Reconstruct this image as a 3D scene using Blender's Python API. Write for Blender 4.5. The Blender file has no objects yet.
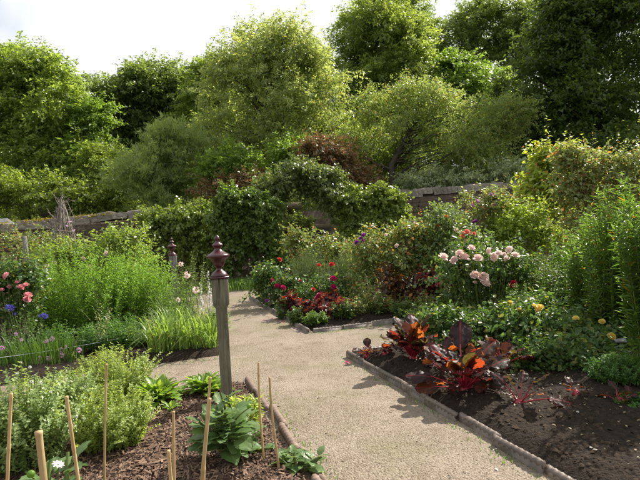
import bpy, math
import numpy as np
from mathutils import Vector, Matrix
R = math.radians
rng = np.random.default_rng(11)
scene = bpy.context.scene
COL = scene.collection

# ------------------------------------------------------------------ camera
FPX, EYE, PITCH, ROLL = 520.0, 1.55, R(1.27), R(3.5)
cam_d = bpy.data.cameras.new('camera'); cam = bpy.data.objects.new('camera', cam_d); COL.objects.link(cam)
cam_d.sensor_width = 36.0; cam_d.lens = 36.0 * FPX / 640.0
cam_d.clip_start = 0.05; cam_d.clip_end = 3000
CR = Matrix.Rotation(math.pi/2 - PITCH, 4, 'X') @ Matrix.Rotation(-ROLL, 4, 'Z')
cam.matrix_world = Matrix.Translation((0, 0, EYE)) @ CR
scene.camera = cam
CM = np.array(CR.to_3x3())
# ------------------------------------------------------------------ world, sun, exposure
SUN_EL, SUN_AZ = R(43), R(47)          # azimuth measured from +Y towards +X
w = bpy.data.worlds.new('World'); scene.world = w; w.use_nodes = True
nt = w.node_tree; nt.nodes.clear()
out = nt.nodes.new('ShaderNodeOutputWorld'); bg = nt.nodes.new('ShaderNodeBackground'); bg2 = nt.nodes.new('ShaderNodeBackground')
sky = nt.nodes.new('ShaderNodeTexSky'); sky.sky_type = 'NISHITA'; sky.sun_disc = False
sky.sun_elevation = SUN_EL; sky.sun_rotation = SUN_AZ; sky.dust_density = 2.0
bg.inputs['Strength'].default_value = 0.08
nt.links.new(sky.outputs[0], bg.inputs['Color'])
bg2.inputs['Color'].default_value = (0.97, 0.985, 1.0, 1); bg2.inputs['Strength'].default_value = 0.55
tc = nt.nodes.new('ShaderNodeTexCoord'); nz = nt.nodes.new('ShaderNodeTexNoise'); rp = nt.nodes.new('ShaderNodeValToRGB'); mx = nt.nodes.new('ShaderNodeMixShader')
nz.noise_dimensions = '3D'; nz.inputs['Scale'].default_value = 2.3; nz.inputs['Detail'].default_value = 6; nz.inputs['Roughness'].default_value = 0.5
rp.color_ramp.elements[0].position = 0.22; rp.color_ramp.elements[1].position = 0.46
nt.links.new(tc.outputs['Generated'], nz.inputs['Vector']); nt.links.new(nz.outputs['Fac'], rp.inputs['Fac'])
nt.links.new(rp.outputs['Color'], mx.inputs['Fac']); nt.links.new(bg.outputs[0], mx.inputs[1]); nt.links.new(bg2.outputs[0], mx.inputs[2]); nt.links.new(mx.outputs[0], out.inputs['Surface'])
sd = bpy.data.lights.new('sun', 'SUN'); sd.energy = 5.0; sd.angle = R(0.55); sd.color = (1.0, 0.94, 0.84)
sun = bpy.data.objects.new('sun', sd); COL.objects.link(sun); sun.location = (20, 25, 40)
SDIR = Vector((math.sin(SUN_AZ)*math.cos(SUN_EL), math.cos(SUN_AZ)*math.cos(SUN_EL), math.sin(SUN_EL)))
sun.rotation_euler = SDIR.to_track_quat('Z', 'Y').to_euler()
vs = scene.view_settings; vs.view_transform = 'Standard'; vs.look = 'None'; vs.exposure = 1.0; vs.gamma = 1.0; vs.use_curve_mapping = False
cy = scene.cycles
cy.max_bounces = 6; cy.diffuse_bounces = 3; cy.glossy_bounces = 2; cy.transmission_bounces = 4; cy.transparent_max_bounces = 4
cy.use_denoising = True; cy.sample_clamp_indirect = 6.0

# ------------------------------------------------------------------ coordinates
def at(u, v, Y):
    d = CM @ np.array([(u-320)/FPX, -(v-240)/FPX, -1.0])
    d = d * (Y / d[1])
    return np.array([d[0], d[1], d[2] + EYE])
PV, QV, OV = np.array([-.313, .950]), np.array([.950, .313]), np.array([-.826, 5.35])
def W(p, q, z=0.0):
    c = OV + PV*p + QV*q
    return np.array([c[0], c[1], z])
def pq(x, y):
    r = np.array([x, y]) - OV
    return float(r @ PV), float(r @ QV)
_g = rng.random((64, 64))
def vnoise(x, y):
    x = np.asarray(x, float); y = np.asarray(y, float)
    i = np.floor(x).astype(int); j = np.floor(y).astype(int); f = x-i; g = y-j
    f = f*f*(3-2*f); g = g*g*(3-2*g)
    a = _g[i % 64, j % 64]; b = _g[(i+1) % 64, j % 64]; c = _g[i % 64, (j+1) % 64]; d = _g[(i+1) % 64, (j+1) % 64]
    return (a*(1-f)+b*f)*(1-g) + (c*(1-f)+d*f)*g
def terr(x, y):
    x = np.asarray(x, float); y = np.asarray(y, float)
    s = np.clip((y-24)/60, 0, 1); s = s*s*(3-2*s)
    return s*(7 + 3*vnoise(x/25+9, y/25)) + np.clip((y-22)/6, 0, 1)*.5*vnoise(x/3+3, y/3)

# ------------------------------------------------------------------ node materials
def mat_new(name):
    m = bpy.data.materials.new(name); m.use_nodes = True
    n = m.node_tree.nodes; n.clear()
    o = n.new('ShaderNodeOutputMaterial'); p = n.new('ShaderNodeBsdfPrincipled')
    m.node_tree.links.new(p.outputs[0], o.inputs['Surface'])
    return m, m.node_tree, p, o
def c4(c): return (c[0], c[1], c[2], 1)
def mixc(t, fac, a, b, blend='MIX'):
    n = t.nodes.new('ShaderNodeMix'); n.data_type = 'RGBA'; n.blend_type = blend
    if hasattr(fac, 'links'): t.links.new(fac, n.inputs[0])
    else: n.inputs[0].default_value = fac
    for s, k in ((a, 6), (b, 7)):
        if hasattr(s, 'links'): t.links.new(s, n.inputs[k])
        else: n.inputs[k].default_value = c4(s)
    return n.outputs[2]
def ramp(t, src, p0, p1):
    r = t.nodes.new('ShaderNodeMapRange'); r.inputs[1].default_value = p0; r.inputs[2].default_value = p1
    t.links.new(src, r.inputs[0]); return r.outputs[0]
def noise(t, scale, detail=4, co=None, rough=.55):
    n = t.nodes.new('ShaderNodeTexNoise'); n.inputs['Scale'].default_value = scale; n.inputs['Detail'].default_value = detail; n.inputs['Roughness'].default_value = rough
    if co is None:
        co = t.nodes.new('ShaderNodeNewGeometry').outputs['Position']
    t.links.new(co, n.inputs['Vector']); return n.outputs['Fac']
def bump(t, p, src, strength, dist):
    b = t.nodes.new('ShaderNodeBump'); b.inputs['Strength'].default_value = strength; b.inputs['Distance'].default_value = dist
    t.links.new(src, b.inputs['Height']); t.links.new(b.outputs[0], p.inputs['Normal'])
def leafmat(name, a, b, tr=None, trf=.45, rough=.42, spec=.5, alt=None, altf=.12):
    """two base colours mixed leaf by leaf, translucent; alt = colour of an occasional odd leaf"""
    m, t, p, o = mat_new(name)
    g = t.nodes.new('ShaderNodeNewGeometry')
    f = t.nodes.new('ShaderNodeMath'); f.operation = 'MULTIPLY_ADD'; f.inputs[1].default_value = .75; f.use_clamp = True
    n = noise(t, .9, 3)
    n2 = ramp(t, n, .35, .65); h = t.nodes.new('ShaderNodeMath'); h.operation = 'MULTIPLY'; h.inputs[1].default_value = .3; t.links.new(n2, h.inputs[0])
    t.links.new(g.outputs['Random Per Island'], f.inputs[0]); t.links.new(h.outputs[0], f.inputs[2])
    if trf > .25 and 'petal' not in name:
        a = tuple(1.22*q for q in a); b = tuple(1.3*q for q in b)
    c = mixc(t, f.outputs[0], a, b)
    if alt is not None:
        fr = t.nodes.new('ShaderNodeMath'); fr.operation = 'FRACT'; ml = t.nodes.new('ShaderNodeMath'); ml.operation = 'MULTIPLY'; ml.inputs[1].default_value = 17.3
        t.links.new(g.outputs['Random Per Island'], ml.inputs[0]); t.links.new(ml.outputs[0], fr.inputs[0])
        ls = t.nodes.new('ShaderNodeMath'); ls.operation = 'LESS_THAN'; ls.inputs[1].default_value = altf; t.links.new(fr.outputs[0], ls.inputs[0])
        c = mixc(t, ls.outputs[0], c, alt)
    t.links.new(c, p.inputs['Base Color']); p.inputs['Roughness'].default_value = rough; p.inputs['Specular IOR Level'].default_value = spec
    tl = t.nodes.new('ShaderNodeBsdfTranslucent')
    k = tr or (1.98, 1.86, .88)
    tcx = mixc(t, 1.0, c, k, 'MULTIPLY'); t.links.new(tcx, tl.inputs['Color'])
    ms = t.nodes.new('ShaderNodeMixShader'); ms.inputs[0].default_value = trf
    t.links.new(p.outputs[0], ms.inputs[1]); t.links.new(tl.outputs[0], ms.inputs[2]); t.links.new(ms.outputs[0], o.inputs['Surface'])
    return m
def plainmat(name, a, b, scale=8, rough=.7, spec=.4, bstr=.3, bdist=.01, bscale=40, stretch=None):
    m, t, p, o = mat_new(name)
    co = t.nodes.new('ShaderNodeTexCoord').outputs['Object']
    if stretch:
        mp = t.nodes.new('ShaderNodeMapping'); mp.inputs['Scale'].default_value = stretch; t.links.new(co, mp.inputs[0]); co = mp.outputs[0]
    oi = t.nodes.new('ShaderNodeObjectInfo')
    c = mixc(t, ramp(t, noise(t, scale, 5, co), .3, .7), a, b)
    d = mixc(t, oi.outputs['Random'], (.75, .75, .75), (1.15, 1.15, 1.15)); c = mixc(t, 1.0, c, d, 'MULTIPLY')
    t.links.new(c, p.inputs['Base Color']); p.inputs['Roughness'].default_value = rough; p.inputs['Specular IOR Level'].default_value = spec
    bump(t, p, noise(t, bscale, 5, co), bstr, bdist)
    return m
def petalmat(name, a, b, trf=.4):
    return leafmat(name, a, b, tr=(1.05, 1.0, 1.0), trf=trf, rough=.55, spec=.25)
def objleafmat(name, cols, tr, trf, rough, spec=.6, veins=None, trcols=None):
    """big leaves: colour by object random, veins along the rib"""
    m, t, p, o = mat_new(name)
    oi = t.nodes.new('ShaderNodeObjectInfo'); r = t.nodes.new('ShaderNodeValToRGB')
    el = r.color_ramp.elements
    for i, c in enumerate(cols):
        e = el[i] if i < 2 else el.new(i/(len(cols)-1))
        e.position = i/(len(cols)-1); e.color = c4(c)
    t.links.new(oi.outputs['Random'], r.inputs[0])
    co = t.nodes.new('ShaderNodeTexCoord').outputs['Object']
    c = mixc(t, ramp(t, noise(t, 14, 4, co), .35, .7), r.outputs[0], mixc(t, .5, r.outputs[0], cols[0]))
    if veins:
        sx = t.nodes.new('ShaderNodeSeparateXYZ'); t.links.new(co, sx.inputs[0])
        ab = t.nodes.new('ShaderNodeMath'); ab.operation = 'ABSOLUTE'; t.links.new(sx.outputs[1], ab.inputs[0])
        c = mixc(t, ramp(t, ab.outputs[0], .006, .001), c, veins)
    t.links.new(c, p.inputs['Base Color']); p.inputs['Roughness'].default_value = rough; p.inputs['Specular IOR Level'].default_value = spec
    bump(t, p, noise(t, 30, 2, co), .5, .008)
    tl = t.nodes.new('ShaderNodeBsdfTranslucent'); tcx = mixc(t, 1.0, c, tr, 'MULTIPLY')
    if trcols:
        r2 = t.nodes.new('ShaderNodeValToRGB'); r2.color_ramp.interpolation = 'CONSTANT'; e2 = r2.color_ramp.elements
        for i, k in enumerate(trcols):
            e = e2[i] if i < 2 else e2.new(i/len(trcols))
            e.position = i/len(trcols); e.color = c4(k)
        t.links.new(oi.outputs['Random'], r2.inputs[0])
        tcx = mixc(t, ramp(t, noise(t, 9, 3, co), .42, .62), r2.outputs[0], mixc(t, .6, r2.outputs[0], (.10, .05, .01)))
    t.links.new(tcx, tl.inputs['Color'])
    ms = t.nodes.new('ShaderNodeMixShader'); ms.inputs[0].default_value = trf
    t.links.new(p.outputs[0], ms.inputs[1]); t.links.new(tl.outputs[0], ms.inputs[2]); t.links.new(ms.outputs[0], o.inputs['Surface'])
    return m

M = {}
def gravel_mat():
    m, t, p, o = mat_new('path_gravel')
    v = t.nodes.new('ShaderNodeTexVoronoi'); v.inputs['Scale'].default_value = 75; gp = t.nodes.new('ShaderNodeNewGeometry').outputs['Position']; t.links.new(gp, v.inputs['Vector'])
    c = mixc(t, v.outputs['Color'], (.13, .10, .073), (.28, .232, .178))
    c = mixc(t, ramp(t, noise(t, 1.3, 4), .4, .68), c, (.255, .21, .165))
    c = mixc(t, ramp(t, noise(t, 30, 3), .55, .75), c, (.13, .10, .07))
    c = mixc(t, ramp(t, noise(t, 4.5, 5, rough=.7), .52, .72), c, (.15, .115, .08))
    mf = t.nodes.new('ShaderNodeMath'); mf.operation = 'MULTIPLY'; mf.inputs[1].default_value = .5
    t.links.new(ramp(t, noise(t, .8, 5, rough=.65), .5, .66), mf.inputs[0])
    c = mixc(t, mf.outputs[0], c, (.135, .13, .05))
    t.links.new(c, p.inputs['Base Color']); p.inputs['Roughness'].default_value = .9; p.inputs['Specular IOR Level'].default_value = .2
    ad = t.nodes.new('ShaderNodeMath'); ad.operation = 'SUBTRACT'; t.links.new(noise(t, 22, 5), ad.inputs[0]); t.links.new(v.outputs['Distance'], ad.inputs[1])
    bump(t, p, ad.outputs[0], .8, .012); return m
M['gravel'] = gravel_mat()
def soil_mat(name, a, b, d):
    m, t, p, o = mat_new(name)
    c = mixc(t, ramp(t, noise(t, 25, 6), .35, .65), a, b); c = mixc(t, ramp(t, noise(t, 3, 4), .45, .7), c, d)
    t.links.new(c, p.inputs['Base Color']); p.inputs['Roughness'].default_value = .95; p.inputs['Specular IOR Level'].default_value = .15
    bump(t, p, noise(t, 45, 6), 1.0, .03); return m
M['soil'] = soil_mat('dark_soil', (.014, .010, .007), (.036, .026, .018), (.024, .017, .012))
M['mulchbed'] = soil_mat('mulch_bed', (.06, .036, .024), (.15, .10, .07), (.10, .068, .046))
M['woodfloor'] = soil_mat('woodland_floor', (.03, .045, .012), (.06, .075, .02), (.05, .04, .02))
M['clod'] = leafmat('soil_clods', (.014, .010, .007), (.045, .032, .022), tr=(1, 1, 1), trf=.0, rough=.95, spec=.1)
M['chip'] = leafmat('bark_chips', (.06, .036, .024), (.25, .165, .115), tr=(1, 1, 1), trf=.0, rough=.85, spec=.2, alt=(.045, .025, .018), altf=.3)
M['pebble'] = leafmat('gravel_stones', (.10, .08, .057), (.30, .255, .20), tr=(1, 1, 1), trf=.0, rough=.9, spec=.2, alt=(.10, .075, .05), altf=.15)
M['edging'] = plainmat('glazed_edging', (.06, .045, .036), (.14, .11, .09), 14, .42, .5, .35, .006, 60)
M['edging_worn'] = plainmat('weathered_edging', (.085, .07, .06), (.19, .165, .145), 12, .7, .4, .4, .006, 60)
M['edging_buried'] = plainmat('dusty_edging', (.12, .075, .055), (.24, .175, .135), 9, .7, .4, .4, .006, 60)
M['wood'] = plainmat('weathered_oak', (.10, .095, .06), (.22, .205, .145), 7, .8, .25, .6, .01, 30, stretch=(9, 9, .8))
M['greywood'] = plainmat('grey_timber', (.12, .115, .10), (.26, .25, .22), 7, .85, .2, .6, .01, 30, stretch=(9, 9, .8))
M['maroon'] = plainmat('maroon_glaze', (.045, .010, .013), (.085, .020, .024), 22, .3, .5, .3, .004, 60)
M['bamboo'] = plainmat('bamboo', (.34, .22, .09), (.54, .39, .20), 6, .55, .4, .2, .002, 60, stretch=(12, 12, 1))
M['dull_bamboo'] = plainmat('old_bamboo', (.30, .22, .11), (.45, .33, .17), 6, .6, .3, .2, .002, 60, stretch=(12, 12, 1))
M['stone'] = plainmat('wall_stone', (.065, .05, .038), (.16, .125, .095), 5, .9, .2, .9, .03, 16)
M['coping'] = plainmat('coping_stone', (.12, .105, .085), (.32, .29, .25), 4, .9, .2, .9, .03, 14)
M['mortar'] = plainmat('wall_core', (.07, .055, .042), (.14, .11, .085), 5, .95, .1, .9, .03, 12)
M['tanstone'] = plainmat('tan_stone', (.13, .105, .065), (.22, .18, .115), 4, .9, .2, .6, .02, 16)
M['slate'] = plainmat('slate', (.05, .05, .055), (.11, .11, .12), 6, .5, .4, .3, .01, 20)
M['panel'] = plainmat('grey_panel', (.10, .11, .12), (.17, .18, .19), 6, .6, .3, .2, .01, 20)
M['moss'] = leafmat('moss', (.16, .14, .02), (.25, .20, .04), trf=.2, rough=.9, spec=.1)
M['bark'] = plainmat('tree_bark', (.05, .042, .032), (.12, .10, .078), 6, .9, .2, .9, .03, 20, stretch=(4, 4, 1))
M['stem'] = plainmat('green_stem', (.07, .11, .025), (.12, .16, .04), 10, .6, .3, .1, .002, 40)
M['redstem'] = plainmat('beet_stalk', (.20, .012, .025), (.30, .02, .035), 10, .35, .5, .1, .002, 40)
M['brownstem'] = plainmat('woody_stem', (.09, .06, .035), (.16, .11, .06), 10, .8, .2, .2, .003, 40)
M['string'] = plainmat('string', (.35, .40, .38), (.45, .5, .48), 10, .7, .2, .1, .001, 40)
M['drytwig'] = plainmat('dry_twig', (.18, .15, .13), (.33, .29, .25), 10, .9, .2, .2, .003, 40)
M['label'] = plainmat('zinc_label', (.14, .15, .16), (.2, .21, .22), 10, .35, .6, .1, .001, 40)
L = leafmat
M['ash'] = L('leaf_ash', (.13, .17, .065), (.24, .29, .13), trf=.56, rough=.4, spec=.5, alt=(.22, .21, .05), altf=.05)
M['oak'] = L('leaf_oak', (.07, .105, .028), (.12, .165, .05), trf=.56)
M['wood'+'land'] = L('leaf_far_wood', (.085, .12, .03), (.15, .19, .05), trf=.56)
M['lime'] = L('leaf_lime', (.095, .135, .032), (.165, .215, .058), trf=.56)
M['beech'] = L('leaf_beech', (.09, .135, .028), (.16, .22, .052), trf=.56, rough=.38)
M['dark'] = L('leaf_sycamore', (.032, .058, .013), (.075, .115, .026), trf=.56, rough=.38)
M['maple'] = L('leaf_maple', (.075, .13, .022), (.13, .20, .038), trf=.56)
M['apple'] = L('leaf_apple', (.10, .14, .045), (.17, .22, .08), trf=.56, rough=.42, alt=(.24, .17, .05), altf=.05)
M['willow'] = L('leaf_willow', (.12, .17, .06), (.20, .26, .11), trf=.56, rough=.4)
M['copper'] = L('leaf_copper', (.10, .06, .03), (.19, .10, .05), tr=(1.6, 1.3, .8), trf=.42, alt=(.10, .13, .04), altf=.3)
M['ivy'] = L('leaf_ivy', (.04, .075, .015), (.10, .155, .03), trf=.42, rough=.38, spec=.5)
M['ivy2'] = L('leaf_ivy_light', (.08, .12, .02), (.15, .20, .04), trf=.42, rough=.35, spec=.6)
M['climber'] = L('leaf_climber', (.055, .085, .025), (.12, .15, .05), trf=.42, rough=.35)
M['aster'] = L('leaf_aster', (.085, .17, .022), (.15, .26, .045), trf=.52, rough=.42)
M['lemon'] = L('leaf_lemon', (.09, .14, .03), (.155, .21, .05), trf=.5)
M['herb'] = L('leaf_herb', (.15, .21, .045), (.25, .31, .09), trf=.48)
M['oregano'] = L('leaf_oregano', (.13, .19, .06), (.22, .29, .12), trf=.45)
M['lily'] = L('leaf_lily', (.085, .15, .028), (.16, .24, .055), trf=.45, alt=(.24, .22, .09), altf=.08)
M['phlox'] = L('leaf_phlox', (.07, .13, .025), (.13, .21, .05), trf=.45, rough=.4, spec=.45)
M['tall'] = L('leaf_tall', (.045, .095, .016), (.10, .165, .034), trf=.48, rough=.38, alt=(.28, .16, .03), altf=.02)
M['rose'] = L('leaf_rose', (.035, .075, .018), (.075, .13, .035), trf=.42, rough=.4, spec=.45, alt=(.15, .17, .04), altf=.12)
M['roseapricot'] = L('leaf_rose_apricot', (.075, .115, .032), (.16, .20, .065), trf=.42, rough=.4, spec=.45, alt=(.28, .13, .05), altf=.10)
M['golden'] = L('leaf_golden', (.15, .20, .03), (.25, .31, .055), trf=.48, rough=.4, alt=(.30, .16, .06), altf=.06)
M['palerose'] = L('leaf_pale_rose', (.09, .13, .045), (.19, .22, .09), trf=.42, rough=.4, spec=.45, alt=(.30, .15, .07), altf=.10)
M['bright'] = L('leaf_bright', (.13, .19, .025), (.20, .27, .045), trf=.5)
M['mound'] = L('leaf_mound', (.075, .12, .04), (.13, .18, .07), trf=.4, rough=.5)
M['feather'] = L('leaf_feather', (.06, .10, .03), (.12, .17, .06), trf=.42)
M['seedling'] = L('leaf_seedling', (.035, .09, .014), (.07, .15, .03), trf=.45)
M['grass'] = L('leaf_grass', (.06, .12, .02), (.11, .19, .04), trf=.4)
M['darkgrass'] = L('leaf_chive', (.03, .07, .012), (.07, .13, .025), trf=.4)
M['bronze'] = L('leaf_bronze', (.035, .028, .018), (.085, .05, .026), tr=(2.0, 1.4, .8), trf=.45, rough=.4, spec=.45, alt=(.34, .16, .03), altf=.2)
M['redleaf'] = L('leaf_red', (.028, .014, .014), (.07, .02, .017), tr=(2.6, 1.5, .8), trf=.45, rough=.4, spec=.45, alt=(.26, .045, .02), altf=.14)
M['spiky'] = L('leaf_spiky', (.11, .17, .05), (.20, .27, .09), trf=.42)
M['silver'] = L('leaf_silver', (.14, .18, .10), (.24, .28, .17), trf=.35)
M['under'] = L('leaf_undergrowth', (.075, .11, .02), (.15, .20, .04), trf=.56)
M['litter'] = L('fallen_leaves', (.12, .085, .045), (.30, .24, .15), tr=(1, 1, 1), trf=.2, rough=.6, alt=(.5, .46, .4), altf=.10)
M['dahlia'] = objleafmat('leaf_dahlia', [(.07, .13, .036), (.12, .20, .06), (.16, .24, .10)], (1.8, 1.7, .7), .35, .42, .5, veins=(.14, .20, .08))
M['lettuce'] = objleafmat('leaf_lettuce', [(.11, .22, .02), (.17, .30, .035), (.22, .35, .06)], (1.8, 1.6, .7), .45, .4, .5, veins=(.26, .34, .12))
M['beet'] = objleafmat('leaf_beet', [(.030, .016, .016), (.045, .022, .018), (.030, .030, .016), (.055, .020, .016), (.035, .035, .018)], (1, 1, 1), .5, .46, .35, veins=(.22, .012, .025), trcols=[(.06, .02, .015), (.52, .075, .018), (.12, .10, .02), (.55, .14, .025), (.07, .02, .02), (.28, .03, .016), (.10, .07, .02)])
P = petalmat
M['pink'] = P('petal_pink', (.86, .62, .57), (.90, .80, .75)); M['rosepink'] = P('petal_rose_pink', (.75, .28, .34), (.80, .45, .46))
M['magenta'] = P('petal_magenta', (.42, .01, .10), (.60, .02, .16)); M['red'] = P('petal_red', (.55, .03, .04), (.70, .06, .06))
M['crimson'] = P('petal_crimson', (.18, .004, .02), (.34, .008, .035)); M['yellow'] = P('petal_yellow', (.78, .60, .10), (.85, .74, .28))
M['orange'] = P('petal_orange', (.75, .25, .05), (.85, .38, .12)); M['salmon'] = P('petal_salmon', (.80, .22, .17), (.85, .36, .28))
M['mauve'] = P('petal_mauve', (.50, .26, .48), (.66, .42, .60)); M['purple'] = P('petal_purple', (.20, .03, .24), (.34, .07, .36))
M['blue'] = P('petal_blue', (.06, .05, .34), (.12, .10, .50)); M['white'] = P('petal_white', (.72, .74, .70), (.80, .82, .78))

# ------------------------------------------------------------------ mesh helpers
def mk(name, V, F, mat, parent=None, smooth=False):
    """V (n,3) world or local; F = list of int arrays (m,k)"""
    me = bpy.data.meshes.new(name)
    V = np.ascontiguousarray(V, dtype=np.float32)
    F = [np.asarray(f, dtype=np.int32) for f in (F if isinstance(F, list) else [F]) if len(f)]
    me.vertices.add(len(V)); me.vertices.foreach_set('co', V.ravel())
    loops = np.concatenate([f.ravel() for f in F]); sizes = np.concatenate([np.full(len(f), f.shape[1], np.int32) for f in F])
    me.loops.add(len(loops)); me.loops.foreach_set('vertex_index', loops)
    me.polygons.add(len(sizes)); me.polygons.foreach_set('loop_start', np.concatenate([[0], np.cumsum(sizes)[:-1]]).astype(np.int32))
    if smooth: me.polygons.foreach_set('use_smooth', np.ones(len(sizes), bool))
    me.update(calc_edges=True); me.validate()
    me.materials.append(M[mat])
    o = bpy.data.objects.new(name, me); COL.objects.link(o)
    if parent is not None: o.parent = parent
    return o
def share(name, me, parent, M4):
    o = bpy.data.objects.new(name, me); COL.objects.link(o); o.parent = parent; o.matrix_local = M4; return o
def thing(name, label, cat, loc, group=None):
    o = bpy.data.objects.new(name, None); COL.objects.link(o); o.location = Vector(loc); o.empty_display_size = .2
    o['label'] = label; o['category'] = cat
    if group: o['group'] = group
    return o
def tag(o, label, cat, group=None):
    o['label'] = label; o['category'] = cat
    if group: o['group'] = group
    return o
def struct(o, kind='structure', label=None, cat=None):
    o['kind'] = kind
    if label: o['label'] = label
    if cat: o['category'] = cat
    return o
def nrm(a): return a / np.maximum(np.linalg.norm(a, axis=-1, keepdims=True), 1e-9)
def rnd(n): return nrm(rng.normal(size=(n, 3)))
TPL = {
    'flake': ([(0, -.5, 0), (1, -.42, 0), (1.05, 0, .13), (-.05, 0, .16), (1, .42, 0), (0, .5, 0)], [(0, 1, 2, 3), (3, 2, 4, 5)]),
    'tri': ([(0, -.42, 0), (1, 0, -.05), (.1, .5, .04)], [(0, 1, 2)]),  # (along, side, normal*L), faces
    'rhomb': ([(0, 0, 0), (.45, .5, .07), (1, 0, -.08), (.45, -.5, .07)], [(0, 1, 2), (0, 2, 3)]),
    'oval': ([(0, 0, 0), (.3, .46, .07), (.7, .38, .04), (1, 0, -.12), (.7, -.38, .04), (.3, -.46, .07)], [(0, 1, 2, 3), (0, 3, 4, 5)]),
    'lance': ([(0, 0, 0), (.35, .5, .03), (.75, .3, -.05), (1, 0, -.16), (.75, -.3, -.05), (.35, -.5, .03)], [(0, 1, 2, 3), (0, 3, 4, 5)]),
    'chip': ([(0, -.5, 0), (1, -.4, 0), (1, .4, 0), (0, .5, 0), (.1, -.4, .16), (.9, -.35, .12), (.95, .3, .16), (.05, .4, .1)], [(4, 5, 6, 7), (0, 1, 5, 4), (1, 2, 6, 5), (2, 3, 7, 6), (3, 0, 4, 7)]),
    'pebble': ([(-.5, -.4, -.1), (.5, -.5, -.1), (.6, .4, -.1), (-.4, .5, -.1), (-.15, .05, .42), (.25, -.05, .36)], [(0, 1, 5, 4), (2, 3, 4, 5), (1, 2, 5), (3, 0, 4)]),
}
def inst(tp, pos, ax, nm, Ls, Ws):
    T, F = TPL[tp]; T = np.array(T); n = len(pos); k = len(T)
    ax = nrm(ax); sd_ = nrm(np.cross(nm, ax)); n2 = np.cross(ax, sd_)
    Ls = np.broadcast_to(Ls, (n,)); Ws = np.broadcast_to(Ws, (n,))
    V = pos[:, None, :] + ax[:, None, :]*(Ls[:, None, None]*T[None, :, 0:1]) + sd_[:, None, :]*(Ws[:, None, None]*T[None, :, 1:2]) + n2[:, None, :]*(Ls[:, None, None]*T[None, :, 2:3])
    out = []
    off = (np.arange(n)*k)[:, None, None]
    for q in sorted({len(f) for f in F}):
        fa = np.array([f for f in F if len(f) == q])
        out.append((off + fa[None]).reshape(-1, q))
    return V.reshape(-1, 3), out
def join(parts):
    Vs, Fs, o = [], {}, 0
    for V, F in parts:
        Vs.append(V)
        for f in (F if isinstance(F, list) else [F]):
            if len(f): Fs.setdefault(f.shape[1], []).append(np.asarray(f)+o)
        o += len(V)
    return np.concatenate(Vs), [np.concatenate(x) for x in Fs.values()]
def tubes(P, Rr, s=4, cap=False):
    """P (n,K,3) polylines, Rr (n,K) radii"""
    P = np.asarray(P, float); Rr = np.asarray(Rr, float)
    n, K, _ = P.shape
    T = nrm(np.gradient(P, axis=1)); ref = np.array([.31, .87, .12]) + np.zeros_like(T)
    a = nrm(np.cross(T, ref)); b = np.cross(T, a)
    th = np.arange(s)*2*math.pi/s
    V = P[:, :, None, :] + Rr[:, :, None, None]*(a[:, :, None, :]*np.cos(th)[None, None, :, None] + b[:, :, None, :]*np.sin(th)[None, None, :, None])
    idx = np.arange(n*K*s).reshape(n, K, s); nx = np.roll(idx, -1, axis=2)
    F = [np.stack([idx[:, :-1], nx[:, :-1], nx[:, 1:], idx[:, 1:]], -1).reshape(-1, 4)]
    if cap: F.append(np.concatenate([idx[:, -1, :], idx[:, 0, ::-1]]).reshape(-1, s))
    return V.reshape(-1, 3), F
def bez(a, b, c, K=6):
    t = np.linspace(0, 1, K)[:, None]
    a, b, c = (np.asarray(x, float)[..., None, :] for x in (a, b, c))
    return (1-t)**2*a + 2*t*(1-t)*b + t*t*c
def lathe(prof, s=20):
    prof = np.array(prof); th = np.arange(s)*2*math.pi/s; k = len(prof)
    V = np.stack([prof[:, 0:1]*np.cos(th), prof[:, 0:1]*np.sin(th), np.repeat(prof[:, 1:2], s, 1)], -1).reshape(-1, 3)
    i = np.arange(k*s).reshape(k, s); nx = np.roll(i, -1, axis=1)
    return V, [np.stack([i[:-1], nx[:-1], nx[1:], i[1:]], -1).reshape(-1, 4)]
def boxv(x0, x1, y0, y1, z0, z1):
    V = np.array([(x, y, z) for z in (z0, z1) for y in (y0, y1) for x in (x0, x1)], float)
    return V, [np.array([(0, 2, 3, 1), (4, 5, 7, 6), (0, 1, 5, 4), (2, 6, 7, 3), (0, 4, 6, 2), (1, 3, 7, 5)])]
def rotz(V, a):
    c, s = math.cos(a), math.sin(a); return V @ np.array([[c, s, 0], [-s, c, 0], [0, 0, 1]])
GA = math.atan2(.313, .95)            # turn of the garden's beds

# ------------------------------------------------------------------ plant generators (local coordinates, base at origin)
def crown(lobes, ncl, per, cr, Ll, Ww, tp='rhomb', shell=.55, up=.6, flat=.6, droop=.25):
    lobes = np.array(lobes, float)
    wgt = (lobes[:, 3]*lobes[:, 4]*lobes[:, 5])**(2/3); k = rng.choice(len(lobes), ncl, p=wgt/wgt.sum())
    d = rnd(ncl); rr = shell + (1-shell)*rng.random(ncl)**.6
    C = lobes[k, :3] + d*lobes[k, 3:6]*rr[:, None]
    crs = cr*(.6 + .8*rng.random(ncl))
    i = np.repeat(np.arange(ncl), per); n = len(i)
    g = rng.normal(size=(n, 3)); g *= np.array([1, 1, flat])
    pos = C[i] + g*crs[i][:, None]*.6
    outd = nrm(d[i]*.7 + nrm(g)*.5)
    nm = nrm(outd*.55 + np.array([0, 0, up]) + rnd(n)*.75)
    ax = nrm(np.cross(nm, rnd(n)) + np.array([0, 0, -droop]) + outd*.3)
    s = .65 + .7*rng.random(n)
    V, F = inst(tp, pos, ax, nm, Ll*s, Ww*s)
    return V, F, C
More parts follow.
